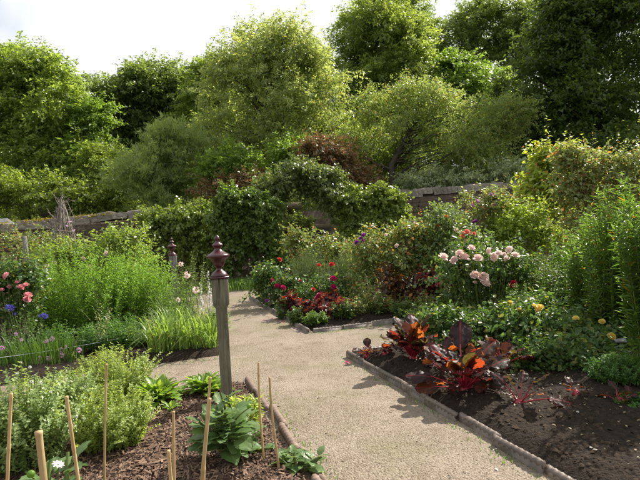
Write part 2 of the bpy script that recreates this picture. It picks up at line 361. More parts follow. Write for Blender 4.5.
def tree_crown(lobes, nsub, ncl, per, cr, Ll, Ww, up=.8, droop=.25, flat=.5, tp='tri', sub=(.2, .42), ragged=1.12, inner=.1, twig=1.6):
    """lobes hold smaller boughs, boughs hold twigs, and leaves sit along the twigs"""
    lobes = np.array(lobes, float); sl = []
    for l in lobes:
        k = nsub; d = rnd(k); d[:, 2] = np.where((d[:, 2] < -.6) & (rng.random(k) < .4), -d[:, 2], d[:, 2]); rr = .35 + (ragged-.35)*rng.random(k)**.7
        r_ = (sub[0] + (sub[1]-sub[0])*rng.random(k)**1.5); rad = np.cbrt(l[3]*l[4]*l[5])
        c = l[:3] + d*l[3:6]*(rr*(1-r_*.5))[:, None]
        sl.append(np.concatenate([c, np.stack([r_*rad*1.1*(.8+.4*rng.random(k)), r_*rad*1.1, r_*rad*(.75+.4*rng.random(k))], -1), d], 1))
    sl = np.concatenate(sl); k = np.repeat(np.arange(len(sl)), ncl); n = len(k)
    d = rnd(n); d[:, 2] = np.where((d[:, 2] < -.1) & (rng.random(n) < .6), -d[:, 2], d[:, 2]); rr = inner + (1-inner)*rng.random(n)**.5
    C = sl[k, :3] + d*sl[k, 3:6]*rr[:, None]
    td = nrm(d*.7 + sl[k, 6:9]*.5 + rnd(n)*.55 + np.array([0, 0, -droop*.8])); tl = cr*twig*(.4+1.1*rng.random(n)**1.5)
    i = np.repeat(np.arange(n), per); m = len(i); q = rng.random(m); g = rng.normal(size=(m, 3))*np.array([1, 1, flat])
    pos = C[i] + td[i]*(tl[i]*q)[:, None]*1.6 + g*(cr*(.42-.24*q))[:, None] - np.array([0, 0, 1])*(.25*tl[i]*q*q)[:, None]
    outd = nrm(d[i]*.5 + td[i]*.6)
    nm = nrm(outd*.35 + np.array([0, 0, up]) + rnd(m)*.75); ax = nrm(np.cross(nm, rnd(m)) + np.array([0, 0, -droop]) + outd*.5)
    s_ = .55 + .85*rng.random(m); V, F = inst(tp, pos, ax, nm, Ll*s_, Ww*s_)
    return V, F, C
def stem_paths(n, rx, ry, h, hv, spread, lean=.15, K=7):
    a = rng.random(n)*2*math.pi; r = np.sqrt(rng.random(n))
    root = np.stack([rx*r*np.cos(a), ry*r*np.sin(a), np.zeros(n)], -1)
    hh = h*(1 - hv*rng.random(n)**1.3)*(1-.34*r*r)
    top = root*(1+spread) + np.stack([rng.normal(size=n)*lean*h, rng.normal(size=n)*lean*h, hh], -1)
    mid = root*(1+.25*spread) + np.stack([np.zeros(n), np.zeros(n), hh*.6], -1)
    return bez(root, mid, top, K)
def leaves_on(P, m, f0, f1, Ll, Ww, elev, tp='lance', taper=.5, jit=.3):
    n, K, _ = P.shape
    t = f0 + (f1-f0)*rng.random((n, m)); t.sort(axis=1)
    x = t*(K-1); i = np.minimum(x.astype(int), K-2); f = (x-i)[..., None]; ii = np.arange(n)[:, None]
    pos = P[ii, i]*(1-f) + P[ii, i+1]*f; T = nrm(P[ii, i+1]-P[ii, i])
    az = np.arange(m)[None]*2.4 + rng.random((n, 1))*6.28 + rng.normal(size=(n, m))*.4
    r0 = np.stack([np.cos(az), np.sin(az), np.zeros_like(az)], -1); rad = nrm(r0 - T*(r0*T).sum(-1, keepdims=True))
    e = elev + rng.normal(size=(n, m))*jit
    ax = rad*np.cos(e)[..., None] + T*np.sin(e)[..., None]; nm = T*np.cos(e)[..., None] - rad*np.sin(e)[..., None]
    s = (1 - taper*t)*(.7+.6*rng.random((n, m)))
    return inst(tp, pos.reshape(-1, 3), ax.reshape(-1, 3), nm.reshape(-1, 3) + rnd(n*m)*.25, (Ll*s).ravel(), (Ww*s).ravel())
def herb(name, label, cat, loc, n, rx, ry, h, spread, m, Ll, Ww, mat, elev=.5, f0=.15, hv=.3, lean=.1, tp='lance', group=None, stemmat='stem', sr=.004, taper=.5, jit=.3):
    t = thing(name, label, cat, loc, group)
    Pp = stem_paths(n, rx, ry, h, hv, spread, lean)
    V, F = tubes(Pp, np.linspace(1, .35, Pp.shape[1])[None]*sr*np.ones((n, 1)), 3); mk('stems', V, F, stemmat, t)
    V, F = leaves_on(Pp, m, f0, 1.0, Ll, Ww, elev, tp, taper, jit); mk('foliage', V, F, mat, t)
    t['_h'] = float(h); del t['_h']
    return t, Pp
def blades(name, label, cat, loc, n, r, Lb, Wb, spread, mat, group=None, K=5):
    t = thing(name, label, cat, loc, group); V, F = blade_geo(n, r, r, Lb, Wb, spread, K); mk('leaves', V, F, mat, t); return t
def blade_geo(n, rx, ry, Lb, Wb, spread, K=5):
    a = rng.random(n)*2*math.pi; rr = np.sqrt(rng.random(n)); root = np.stack([rx*rr*np.cos(a), ry*rr*np.sin(a), np.zeros(n)], -1)
    a2 = a + rng.normal(size=n)*.7; o = np.stack([np.cos(a2), np.sin(a2), np.zeros(n)], -1); l = Lb*(.55+.55*rng.random(n))[:, None]; sp = (spread*(.2+rng.random(n)))[:, None]
    Pp = bez(root, root + o*l*.2*sp + np.array([0, 0, .85])*l, root + o*l*.9*sp + np.array([0, 0, 1.0])*l*(1-.55*sp*sp), K)
    side = np.stack([-np.sin(a2), np.cos(a2), np.zeros(n)], -1)[:, None, :]; wd = (Wb*np.array([.7, 1, .9, .55, .05])[None, :K]*(.7+.6*rng.random((n, 1))))[..., None]*.5
    V = np.stack([Pp-side*wd, Pp+side*wd], 2); i = np.arange(n*K*2).reshape(n, K, 2)
    return V.reshape(-1, 3), [np.stack([i[:, :-1, 0], i[:, :-1, 1], i[:, 1:, 1], i[:, 1:, 0]], -1).reshape(-1, 4)]
# blooms
def rose_geo():
    parts = []
    for ring, (k, r, tilt, l, w_) in enumerate([(4, .06, 1.5, .50, .34), (6, .16, 1.38, .52, .44), (7, .28, 1.15, .52, .50), (8, .36, .8, .46, .52), (8, .38, .25, .40, .50)]):
        a = np.arange(k)*2*math.pi/k + ring*.5 + rng.normal(size=k)*.12
        o = np.stack([np.cos(a), np.sin(a), np.zeros(k)], -1); up = np.array([0, 0, 1.0]); e = tilt + rng.normal(size=(k, 1))*.12
        ax = o*np.cos(e) + up*np.sin(e); nm = up*np.cos(e) - o*np.sin(e)
        T = [(0, .15, 0), (0, -.15, 0), (.5, -.5, .06), (.5, .5, .06), (.9, -.38, .02), (.9, .38, .02), (1.0, 0, -.06)]
        TPL['petal'] = (T, [(1, 0, 3, 2), (2, 3, 5, 4), (4, 5, 6)])
        parts.append(inst('petal', o*r*.6 + up*(.03*(3-ring)), ax, nm, l, w_))
    return join(parts)
def pompon_geo(n=60):
    d = nrm(rng.normal(size=(n, 3))); return inst('rhomb', d*.2, d, np.cross(d, rnd(n)), .3, .13)
def daisy_geo(k=9):
    a = np.arange(k)*2*math.pi/k; o = np.stack([np.cos(a), np.sin(a), .25*np.ones(k)], -1)
    return inst('oval', o*.05, o, np.array([0, 0, 1.0])+o*0, .45, .22)
_bl = {}
def bloom_mesh(kind, mat):
    if (kind, mat) not in _bl:
        V, F = {'rose': rose_geo, 'pompon': pompon_geo, 'daisy': daisy_geo}[kind]()
        o = mk('bloom', V, F, mat); _bl[(kind, mat)] = o.data; bpy.data.objects.remove(o)
    return _bl[(kind, mat)]
def add_blooms(t, pts, kind, mat, size, origin=None, tilt=(0, -.5)):
    """pts local to t; each bloom its own part with a stalk from below"""
    me = bloom_mesh(kind, mat); polys = []
    for p_ in pts:
        p_ = np.asarray(p_, float); s = size*(.62 if kind == 'rose' else 1.0)*(.5+.85*rng.random()**.7)
        M4 = Matrix.Translation(p_) @ Matrix.Rotation(tilt[1]*-1*rng.random()*1.2, 4, 'X') @ Matrix.Rotation(rng.normal()*.5, 4, 'Y') @ Matrix.Rotation(rng.random()*6.28, 4, 'Z') @ Matrix.Scale(s, 4)
        share('bloom', me, t, M4)
        b = p_*np.array([.6, .6, .25]); polys.append(bez(b, (b+p_)/2 + np.array([0, 0, .1*p_[2]]), p_))
    if polys:
        if len(polys) < 20:
            for q_ in polys:
                V, F = tubes(q_[None], np.full((1, 6), .0035), 4); mk('flower_stalk', V, F, 'stem', t)
        else:
            V, F = tubes(np.array(polys), np.full((len(polys), 6), .0035), 4); mk('flower_stalks', V, F, 'stem', t)
def local(t, uvs, Y, dy=.0):
    """photo pixels at depth Y -> local points of thing t"""
    l = np.array(t.location)
    return [at(u, v, Y + dy*rng.normal()) - l for u, v in uvs]
def shrub(name, label, cat, loc, lobes, ncl, per, cr, Ll, Ww, mat, tp='oval', shell=.35, up=.6, group=None, stemmat='brownstem', sr=.008, flat=.7, nst=14, droop=.25):
    t = thing(name, label, cat, loc, group)
    V1, F1, C = tree_crown(lobes, 9, max(2, int(1.25*ncl*per/(9*len(lobes)*14))), 14, cr*.75, Ll, Ww, up, droop, .9, tp, (.25, .48), 1.15)
    ns = max(8, ncl//4); cs = C[rng.choice(len(C), ns)]; hmax = max(l[2]+l[5] for l in lobes)
    e = cs*np.array([1.12, 1.12, 1.0]) + np.stack([rng.normal(size=ns)*.08, rng.normal(size=ns)*.08, hmax*(.06+.26*rng.random(ns)**1.5)], -1)
    Sp = bez(cs*np.array([.7, .7, .6]), cs*np.array([.95, .95, 1.0]), e, 6); Vs, Fs = leaves_on(Sp, 16, .2, 1.0, Ll*.95, Ww*.95, .35, 'oval', .35); Va, Fa = join([(V1, F1), (Vs, Fs)]); mk('foliage', Va, Fa, mat, t)
    Vt = tubes(Sp, np.linspace(1, .4, 6)[None]*.0035*np.ones((ns, 1)), 3)
    nst = min(nst, len(C)); c = C[rng.choice(len(C), nst, replace=False)]
    root = np.stack([c[:, 0]*.25, c[:, 1]*.25, np.zeros(nst)], -1)
    Pp = bez(root, np.stack([c[:, 0]*.5, c[:, 1]*.5, c[:, 2]*.65], -1), c)
    V, F = join([tubes(Pp, np.linspace(1, .4, 6)[None]*sr*np.ones((nst, 1)), 5), Vt]); mk('stems', V, F, stemmat, t)
    return t
GZ = .06
def gp(u, v, Y, z=GZ):
    a = at(u, v, Y); return (float(a[0]), float(a[1]), z)
def ht(u, v, Y, z=GZ): return float(at(u, v, Y)[2]) - z
def px(n, Y): return n*Y/FPX
def ell(base, u, v, Y, ru, rv, ryf=1.0, dy=0):
    c = at(u, v, Y+dy) - np.array(base); return (c[0], c[1], c[2], px(ru, Y), px(ru, Y)*ryf, px(rv, Y))

# ================================================================== THE SETTING
def sheet(xs, ys, zf):
    X, Yy = np.meshgrid(xs, ys); V = np.stack([X, Yy, zf(X, Yy)], -1).reshape(-1, 3)
    i = np.arange(len(xs)*len(ys)).reshape(len(ys), len(xs))
    return V, [np.stack([i[:-1, :-1], i[:-1, 1:], i[1:, 1:], i[1:, :-1]], -1).reshape(-1, 4)]
xs = np.concatenate([[-1500, -700, -300, -150], np.arange(-80, 81, 2.0), [150, 300, 700, 1500]])
ys = np.concatenate([[-1500, -500, -100, -30], np.arange(-10, 100, 2.0), [140, 220, 400, 800, 1800]])
V, F = sheet(xs, ys, lambda x, y: terr(x, y) - .05); struct(mk('ground', V, F, 'woodfloor', None, True))
V, F = sheet(np.arange(-17, 17.01, .2), np.arange(-6, 21.01, .2), lambda x, y: .016*vnoise(x*1.1, y*1.1) + .01*vnoise(x*3+7, y*3) - .012)
struct(mk('path', V, F, 'gravel', None, True))
# beds: heaped soil inside the edgings
def bed_h(p, q, p0, p1, q0, q1, h):
    e = np.minimum(np.minimum(p-p0, p1-p), np.minimum(q-q0, q1-q)); s = np.clip(e/.16, 0, 1)
    return h*s*(2-s) + np.clip(e/.3, 0, 1)*(.06*vnoise(p*3+5, q*3) + .03*vnoise(p*9, q*9+3)) - .03
BEDS = {}
def bed(key, p0, p1, q0, q1, h, mat, step=.06):
    BEDS[key] = (p0, p1, q0, q1, h)
    pp = np.arange(p0, p1+step*.5, step); qq = np.arange(q0, q1+step*.5, step)
    Pm, Qm = np.meshgrid(pp, qq); Z = bed_h(Pm, Qm, p0, p1, q0, q1, h)
    V = np.stack([OV[0]+PV[0]*Pm+QV[0]*Qm, OV[1]+PV[1]*Pm+QV[1]*Qm, Z], -1).reshape(-1, 3)
    i = np.arange(Pm.size).reshape(Pm.shape)
    o = mk('soil_bed', V, [np.stack([i[:-1, :-1], i[:-1, 1:], i[1:, 1:], i[1:, :-1]], -1).reshape(-1, 4)], mat, None, True)
    return struct(o)
bed('front', -6.5, -.03, -7, -.03, .07, 'mulchbed')
bed('left', 1.33, 8.6, -9.5, -.03, .07, 'soil', .08)
bed('right', -6.5, .43, 1.31, 9.5, .08, 'soil')
bed('mid', 2.06, 6.75, 1.32, 11, .08, 'soil', .08)
def bedz(x, y):
    p, q = pq(x, y)
    for k, (a, b, c, d, h) in BEDS.items():
        if a < p < b and c < q < d: return float(bed_h(p, q, a, b, c, d, h))
    return 0.0
def zat(a):
    return (a[0], a[1], bedz(a[0], a[1]) - .005)
# loose stones of the path
def in_bed(x, y, m=.05):
    r0 = x-OV[0]; r1 = y-OV[1]; p = r0*PV[0]+r1*PV[1]; q = r0*QV[0]+r1*QV[1]; k = np.zeros(len(x), bool)
    for a, b, c, d, h in BEDS.values(): k |= (p > a-m) & (p < b+m) & (q > c-m) & (q < d+m)
    return k, p, q
n = 48000
y = 2.6 + 8.5*rng.random(n)**1.6; x = (rng.random(n)*1.5-.62)*y; k, p_, q_ = in_bed(x, y, .02); x, y = x[~k], y[~k]; n = len(x)
z = .016*vnoise(x*1.1, y*1.1) + .01*vnoise(x*3+7, y*3) - .012
s = .004 + .008*rng.random(n)**2.5
V, F = inst('pebble', np.stack([x, y, z], -1), rnd(n)*np.array([1, 1, .2]), np.array([0, 0, 1.0])+rnd(n)*.3, s, s*.85)
struct(mk('gravel', V, F, 'pebble'), 'stuff', 'loose fine gravel lying on the sandy path', 'gravel')
# chipped bark on the front bed
n = 36000
pp = -3.4+3.35*rng.random(n); qq = -2.6+2.55*rng.random(n); z = bed_h(pp, qq, *BEDS['front']) + .004
pos = np.stack([OV[0]+PV[0]*pp+QV[0]*qq, OV[1]+PV[1]*pp+QV[1]*qq, z], -1); s = .012+.034*rng.random(n)**2
V, F = inst('flake', pos, rnd(n)*np.array([1, 1, .35]), np.array([0, 0, 1.0])+rnd(n)*.55, s, s*(.22+.3*rng.random(n)))
struct(mk('bark_mulch', V, F, 'chip'), 'stuff', 'chipped bark mulch covering the bed round the wooden post', 'bark mulch')
# crumbs of soil and fallen petals in the other beds
n = 7500
pp = np.concatenate([-3.6+4.0*rng.random(n), 2.2+1.5*rng.random(2500)]); qq = np.concatenate([1.43+2.6*rng.random(n)**1.3, 1.45+2.5*rng.random(2500)])
z = np.where(pp < 1, bed_h(pp, qq, *BEDS['right']), bed_h(pp, qq, *BEDS['mid'])); n = len(pp)
pos = np.stack([OV[0]+PV[0]*pp+QV[0]*qq, OV[1]+PV[1]*pp+QV[1]*qq, z], -1); s = .008+.03*rng.random(n)**2.5
V, F = inst('pebble', pos, rnd(n)*np.array([1, 1, .3]), np.array([0, 0, 1.0])+rnd(n)*.4, s, s)
struct(mk('soil_crumbs', V, F, 'clod'), 'stuff', 'crumbly dark soil of the beds along the path', 'soil')
n = 900
pp = -3.2+3.5*rng.random(n); qq = 1.6+2.8*rng.random(n); z = bed_h(pp, qq, *BEDS['right'])+.012
pos = np.stack([OV[0]+PV[0]*pp+QV[0]*qq, OV[1]+PV[1]*pp+QV[1]*qq, z], -1); s = .010+.022*rng.random(n)
V, F = inst('oval', pos, rnd(n)*np.array([1, 1, .3]), np.array([0, 0, 1.0])+rnd(n)*.35, s, s*.6)
struct(mk('leaf_litter', V, F, 'litter'), 'stuff', 'fallen petals and dry leaves scattered on the shady right-hand bed', 'litter')

# rope-topped edging tiles
def rope_tile(L_, r, depth, thick, twist, ns=34, s=10):
    xs_ = np.linspace(-L_/2+.004, L_/2-.004, ns); th = np.arange(s)*2*math.pi/s
    rr = r*(1 + .19*np.cos(2*(th[None, :] + twist*xs_[:, None])))
    V = np.stack([np.repeat(xs_[:, None], s, 1), rr*np.cos(th)[None], depth + rr*np.sin(th)[None]], -1).reshape(-1, 3)
    i = np.arange(ns*s).reshape(ns, s); nx = np.roll(i, -1, axis=1)
    F = [np.stack([i[:-1], nx[:-1], nx[1:], i[1:]], -1).reshape(-1, 4), np.concatenate([i[-1], i[0, ::-1]]).reshape(2, s)]
    return join([(V, F), boxv(-L_/2+.004, L_/2-.004, -thick/2, thick/2, -.12, depth)])
def edging(label, p0, q0, p1, q1, mat, r=.024, depth=.045, tile=.46, sink=0., jit=.013):
    a, b = W(p0, q0), W(p1, q1); Ln = np.linalg.norm(b-a); k = max(1, round(Ln/tile)); ang = math.atan2(b[1]-a[1], b[0]-a[0])
    t = thing('bed_edging', label, 'edging', tuple((a+b)/2), 'rope-topped edgings round the beds'); t.rotation_euler.z = ang
    V, F = rope_tile(Ln/k, r, depth, .045, 62); o = mk('edging_tile', V, F, mat, t, True)
    for j in range(k):
        c = o if j == 0 else bpy.data.objects.new('edging_tile', o.data)
        if j: COL.objects.link(c); c.parent = t
        c.location = (-Ln/2+(j+.5)*Ln/k, rng.normal()*jit, rng.normal()*jit*.7 - sink); c.rotation_euler = (rng.normal()*.05, rng.normal()*.012, rng.normal()*.02)
    return t
edging('dark brown rope-topped tile edging beside the red beets', .46, 1.28, -5.6, 1.28, 'edging')
edging('brown edging across the end of the beet bed', .46, 1.34, .46, 5.5, 'edging')
edging('pale worn edging on the path side of the far rose bed', 6.75, 1.29, 2.03, 1.29, 'edging_worn', .022, .04)
edging('pale worn edging across the front of the far rose bed', 2.03, 1.35, 2.03, 7.5, 'edging_worn', .022, .04)
edging('dusty half-buried edging beside the bark mulch and the path', 0, 0, -5.6, 0, 'edging_buried', .028, .06, .46, .03, .016)
edging('half-buried edging behind the two bright green lettuces', 0, -.05, 0, -4.5, 'edging_buried', .028, .055, .46, .04, .016)

# small weeds and moss along the foot of the edgings
n = 1100; e = rng.integers(0, 4, n); a = rng.random(n); cl = (np.round(a*30)/30)**1.3 + rng.normal(size=n)*.02; off = np.abs(rng.normal(size=n))*.05+.045
pp = np.where(e == 0, -3.4+3.8*cl, np.where(e == 1, -3.2+3.2*cl, np.where(e == 2, 2.03-off, 1.25+0*cl))); qq = np.where(e == 0, 1.28-off, np.where(e == 1, off, np.where(e == 2, 1.3+3*cl, -.2-4*cl))); pp = np.where(e == 3, 1.28-off, pp)
V, F = blade_geo(n, .01, .01, .03, .006, .9); V = V.reshape(n, -1, 3) + np.stack([OV[0]+PV[0]*pp+QV[0]*qq, OV[1]+PV[1]*pp+QV[1]*qq, 0*pp], -1)[:, None, :]
struct(mk('path_weeds', V.reshape(-1, 3), F, 'grass'), 'stuff', 'tiny weeds and moss along the edges of the path', 'weeds')
n = 260; y = 3+8*rng.random(n)**1.4; x = (rng.random(n)*.9-.45)*y; k, p_, q_ = in_bed(x, y, .03); x, y = x[~k], y[~k]; n = len(x); s = .012+.025*rng.random(n)
V, F = inst('oval', np.stack([x, y, 0*x+.012], -1), rnd(n)*np.array([1, 1, .25]), np.array([0, 0, 1.0])+rnd(n)*.4, s, s*.5); struct(mk('path_litter', V, F, 'litter'), 'stuff', 'bits of dry leaf lying on the gravel path', 'litter')
# ------------------------------------------------------------------ walls of stone
def stone_variants(mat, k=6):
    out = []
    for _ in range(k):
        V = []
        for sx in (-1, 1):
            for sy in (-1, 1):
                for sz in (-1, 1):
                    for ax in range(3):
                        v = np.array([sx, sy, sz], float)*.5; v[ax] *= .80; V.append(v + rng.normal(size=3)*.035)
        V = np.array(V)
        import bmesh
        bm = bmesh.new(); [bm.verts.new(v) for v in V]; bmesh.ops.convex_hull(bm, input=bm.verts)
        me = bpy.data.meshes.new('stone'); bm.to_mesh(me); bm.free(); me.materials.append(M[mat]); out.append(me)
    return out
SV, CV = stone_variants('stone'), stone_variants('coping')
def wall(label, A, B, ha, hb, thick=.45, courses=5, xr=None, group='stone garden walls', cl=(.45, .35), cj=.015):
    A = np.array(A, float); B = np.array(B, float); Ln = np.linalg.norm(B-A); ang = math.atan2(B[1]-A[1], B[0]-A[0])
    t = thing('garden_wall', label, 'wall', (A[0], A[1], 0), group); t.rotation_euler.z = ang
    H = lambda x: ha + (hb-ha)*x/Ln
    V = np.array([(0, -thick/2+.06, -.1), (Ln, -thick/2+.06, -.1), (Ln, thick/2-.06, -.1), (0, thick/2-.06, -.1), (0, -thick/2+.06, ha-.14), (Ln, -thick/2+.06, hb-.14), (Ln, thick/2-.06, hb-.14), (0, thick/2-.06, ha-.14)])
    mk('wall_core', V, [np.array([(0, 1, 5, 4), (1, 2, 6, 5), (2, 3, 7, 6), (3, 0, 4, 7), (4, 5, 6, 7)])], 'mortar', t)
    x = 0.; slope = math.atan2(hb-ha, Ln)
    while x < Ln-.2:
        l = cl[0]+cl[1]*rng.random(); hh = .2+.12*rng.random()
        share('coping_stone', CV[rng.integers(6)], t, Matrix.Translation((x+l/2, rng.normal()*.02, H(x+l/2)-.02+rng.normal()*cj)) @ Matrix.Rotation(-slope+rng.normal()*.05, 4, 'Y') @ Matrix.Rotation(rng.normal()*.04, 4, 'X') @ Matrix.Diagonal((l*.98, thick+.14, hh, 1)))
        x += l
    x0, x1 = xr if xr else (0, Ln)
    z = -.19; cnt = 0
    for c in range(courses):
        hh = .13+.09*rng.random(); x = x0 - .2*rng.random()
        while x < x1 and cnt < 270:
            l = .22+.34*rng.random()
            share('stone', SV[rng.integers(6)], t, Matrix.Translation((x+l/2, -thick/2+.09+rng.normal()*.012, H(x+l/2)+z-hh/2)) @ Matrix.Rotation(-slope+rng.normal()*.03, 4, 'Y') @ Matrix.Diagonal((l*.97, .22, hh*.96, 1)))
            x += l; cnt += 1
        z -= hh
    return t
wl = wall('low stone wall with pale lumpy coping behind the left flower bed', (-14, 16.6), (-2.4, 17.6), 2.08, 2.5, xr=(2.5, 9.2), courses=9)
wr = wall('tall dark stone wall behind the pink roses', (1.2, 19.6), (13, 20.6), 2.62, 2.93, xr=(0, 9), courses=8, cl=(.16, .26), cj=.022)
# yellow moss on the left coping
n = 2600; xx = 3.6+4.5*rng.random(n); xx = xx[vnoise(xx*1.7, xx*0+3) > .5]; n = len(xx)
pos = np.stack([xx, rng.normal(size=n)*.13-.1, 2.08+.42*xx/11.6+.09+.03*rng.normal(size=n)], -1)
V, F = inst('rhomb', pos, rnd(n), np.array([0, 0, 1.0])+rnd(n)*.6, .06, .05); mk('moss', V, F, 'moss', wl)
# stone gateway behind the climber arch
t = thing('stone_gateway', 'tan stone gateway seen through the leafy arch', 'gateway', gp(303, 240, 19.2, 0))
def tb(name, u0, u1, v0, v1, Y, d, mat, par):
    a, b = at(u0, (v0+v1)/2, Y), at(u1, (v0+v1)/2, Y); z1, z0 = at((u0+u1)/2, v0, Y)[2], at((u0+u1)/2, v1, Y)[2]; l = np.array(par.location)
    V, F = boxv(a[0]-l[0], b[0]-l[0], Y-l[1]-d/2, Y-l[1]+d/2, z0-l[2], z1-l[2]); return mk(name, V, F, mat, par)
tb('lintel', 272, 302, 203, 210, 19.2, .5, 'tanstone', t)
tb('ledge', 278, 332, 225, 230, 19.1, .6, 'tanstone', t)
for a, b in ((272, 281), (296, 306), (326, 338)): tb('pier', a, b, 230.3, 292, 19.2, .45, 'tanstone', t)
tb('back_wall', 270, 340, 211, 292, 19.6, .2, 'mortar', t)
tb('grey_panel', 281.6, 295.4, 232, 244, 19.15, .1, 'panel', t)
tb('lower_ledge', 281.6, 325, 247, 252, 19.1, .4, 'tanstone', t)
c = at(311, 237, 18.75); rt = thing('ring_ornament', 'round grey ring ornament standing on the stone gateway ledge', 'ornament', tuple(c))
th = np.linspace(0, 2*math.pi, 25); ring = np.stack([.23*np.cos(th), 0*th, .23*np.sin(th)], -1)[None]; V, F = tubes(ring, np.full((1, 25), .035), 6); mk('rim', V, F, 'greywood', rt, True)
sp = np.array([[[0, 0, 0], [.115*math.cos(a), 0, .115*math.sin(a)], [.22*math.cos(a), 0, .22*math.sin(a)]] for a in np.arange(6)*math.pi/3]); V, F = tubes(sp, np.full((6, 3), .018), 5); mk('spokes', V, F, 'greywood', rt)
# small slate roof beyond the wall
b = gp(-14, 222, 21, 0); t = thing('slate_roofed_shed', 'small shed with dark slate roof beyond the left end of the wall', 'shed', b)
V, F = boxv(-1.5, 1.05, -1, 1.6, 0, 1.75); mk('wall', V, F, 'stone', t)
V = np.array([(-1.7, -1.2, 1.72), (1.25, -1.2, 1.72), (1.25, 1.8, 1.72), (-1.7, 1.8, 1.72), (-1.2, .3, 2.75), (.7, .3, 2.75)]); mk('roof', V, [np.array([(0, 1, 5, 4), (2, 3, 4, 5)]), np.array([(1, 2, 5), (3, 0, 4)])], 'slate', t)

# ------------------------------------------------------------------ trees beyond the wall
def tree(name, label, Y, u_trunk, lobes, ncl, per, cr, Ll, mat, tr_r=.25, shell=.5, up=.6, nl=22, group='trees beyond the garden wall', asp=.6, v_fork=None, lean=0, cat='tree', droop=.25, flat=.6, trunkmat='bark'):
    """lobes: (u, v, ru, rv, dy)"""
    vb = lobes[0][1]; a = at(u_trunk, vb, Y); z0 = float(terr(a[0], Y)) - .1
    base = np.array([a[0], Y, z0]); t = thing(name, label, cat, tuple(base), group)
    LB = [ell(base, u, v, Y, ru, rv, 1.0, dy) for u, v, ru, rv, dy in lobes]
    nsub = 16 if len(LB) > 3 else 20; per_ = 34
    LB = [(a, b_, c_, d_*1.08, e_*1.08, f_*1.05) for a, b_, c_, d_, e_, f_ in LB]
    V, F, C = tree_crown(LB, nsub, max(4, int(2.6*ncl*per/(nsub*len(LB)*per_))), per_, cr*.6, Ll*.75, Ll*.75*asp*1.1, up, droop, flat); mk('crown', V, F, mat, t)
    top = max(l[2]+l[5]*.6 for l in LB); zf = .3*top if v_fork is None else at(u_trunk, v_fork, Y)[2]-z0
    ax = np.mean([l[:2] for l in LB], axis=0)
    tp = np.array([[0, 0, 0], [.02*top, .01*top, zf*.5], [lean*zf, 0, zf], [ax[0]*.5, ax[1]*.5, zf+(top-zf)*.45], [ax[0]*.8, ax[1]*.8, top*.85]])
    rr = tr_r*np.array([1.25, 1.0, .85, .5, .12]); V1 = tubes(tp[None], rr[None], 9)
    c = C[rng.choice(len(C), min(nl, len(C)), replace=False)]; f = np.clip(c[:, 2]/top*.9-.15 + .15*rng.random(len(c)), zf/top*.75, .85)
    st = np.stack([np.interp(f*top, tp[:, 2], tp[:, i]) for i in range(3)], -1)
    midp = st*.45 + c*.55 + np.array([0, 0, 1])*(np.linalg.norm(c-st, axis=1)*.12*rng.normal(size=len(c)))[:, None]
    Pp = bez(st, midp, c, 7) + rng.normal(size=(len(c), 7, 3))*np.array([0, .5, 1, 1, 1, .5, 0])[None, :, None]*.06
    V2 = tubes(Pp, tr_r*.34*np.linspace(1, .12, 7)[None]*(.6+.6*rng.random((len(c), 1))), 6)
    V, F = join([V1, V2]); mk('trunk', V, F, trunkmat, t, True)
    return t
G2 = 'distant trees on the skyline'
tree('broadleaf_tree', 'tall light green tree at the left edge of the picture', 31, 15, [(15, 130, 50, 62, 0), (45, 108, 32, 42, -1), (-15, 100, 50, 45, 0), (55, 165, 28, 40, -1.5), (10, 165, 60, 42, 0), (22, 82, 34, 26, 0)], 520, 70, .75, .24, 'beech', .32, v_fork=190)
tree('broadleaf_tree', 'dark tree showing its rounded top behind the light green tree', 42, 66, [(66, 125, 30, 42, 0), (58, 105, 20, 25, 0), (62, 165, 40, 50, 0)], 240, 60, .9, .3, 'oak', .3, group=G2)
tree('maple_tree', 'bright low maple under the dip in the skyline', 30, 88, [(88, 150, 22, 38, 0), (100, 178, 30, 28, -1), (70, 185, 26, 22, -1), (92, 122, 14, 20, 0)], 240, 64, .6, .22, 'maple', .18)
tree('oak_tree', 'dense dark green tree with a broad domed top', 37, 150, [(150, 125, 52, 52, 0), (125, 105, 24, 28, -2), (165, 95, 36, 26, 0), (140, 165, 55, 45, 0), (185, 110, 28, 36, 0)], 620, 70, .85, .26, 'oak', .35)
tree('willow_shrub', 'pale feathery bush with upswept branches beyond the ivy-topped wall', 24, 165, [(165, 172, 36, 36, 0), (178, 150, 22, 18, 0), (150, 190, 30, 26, -.5)], 260, 70, .5, .2, 'willow', .1, up=.25, asp=.28, cat='bush', droop=-.6)
tree('ash_tree', 'airy pale silvery-green tree in the middle of the picture', 27, 275, [(275, 95, 52, 50, 0), (245, 70, 30, 34, 0), (290, 52, 30, 26, 0), (312, 85, 28, 40, 0), (235, 120, 38, 40, 0), (305, 125, 36, 36, -1), (265, 50, 24, 22, .5), (225, 150, 34, 30, 0)], 520, 66, .62, .19, 'ash', .26, nl=40, v_fork=165, asp=.5)
tree('lime_tree', 'tall yellow-green tree reaching the top of the picture', 38, 372, [(375, 45, 38, 42, 0), (350, 70, 28, 35, 0), (400, 70, 30, 36, -1), (372, 15, 22, 22, 0), (360, 110, 38, 34, 0), (408, 40, 18, 24, 0)], 480, 70, .8, .26, 'lime', .3, asp=.55)
tree('oak_tree', 'dark tree peeping out behind the yellow-green tree top', 50, 405, [(404, 22, 22, 24, 0), (415, 45, 22, 30, 0), (410, 80, 30, 50, 0)], 190, 56, .95, .3, 'oak', .3, group=G2)
tree('oak_tree', 'tall dark tree with sky showing through its crown', 52, 470, [(470, 38, 28, 30, 0), (448, 40, 18, 26, 0), (492, 32, 24, 26, 0), (475, 20, 20, 14, 0), (470, 80, 36, 40, 0)], 270, 50, .9, .3, 'oak', .45, nl=34, group=G2)
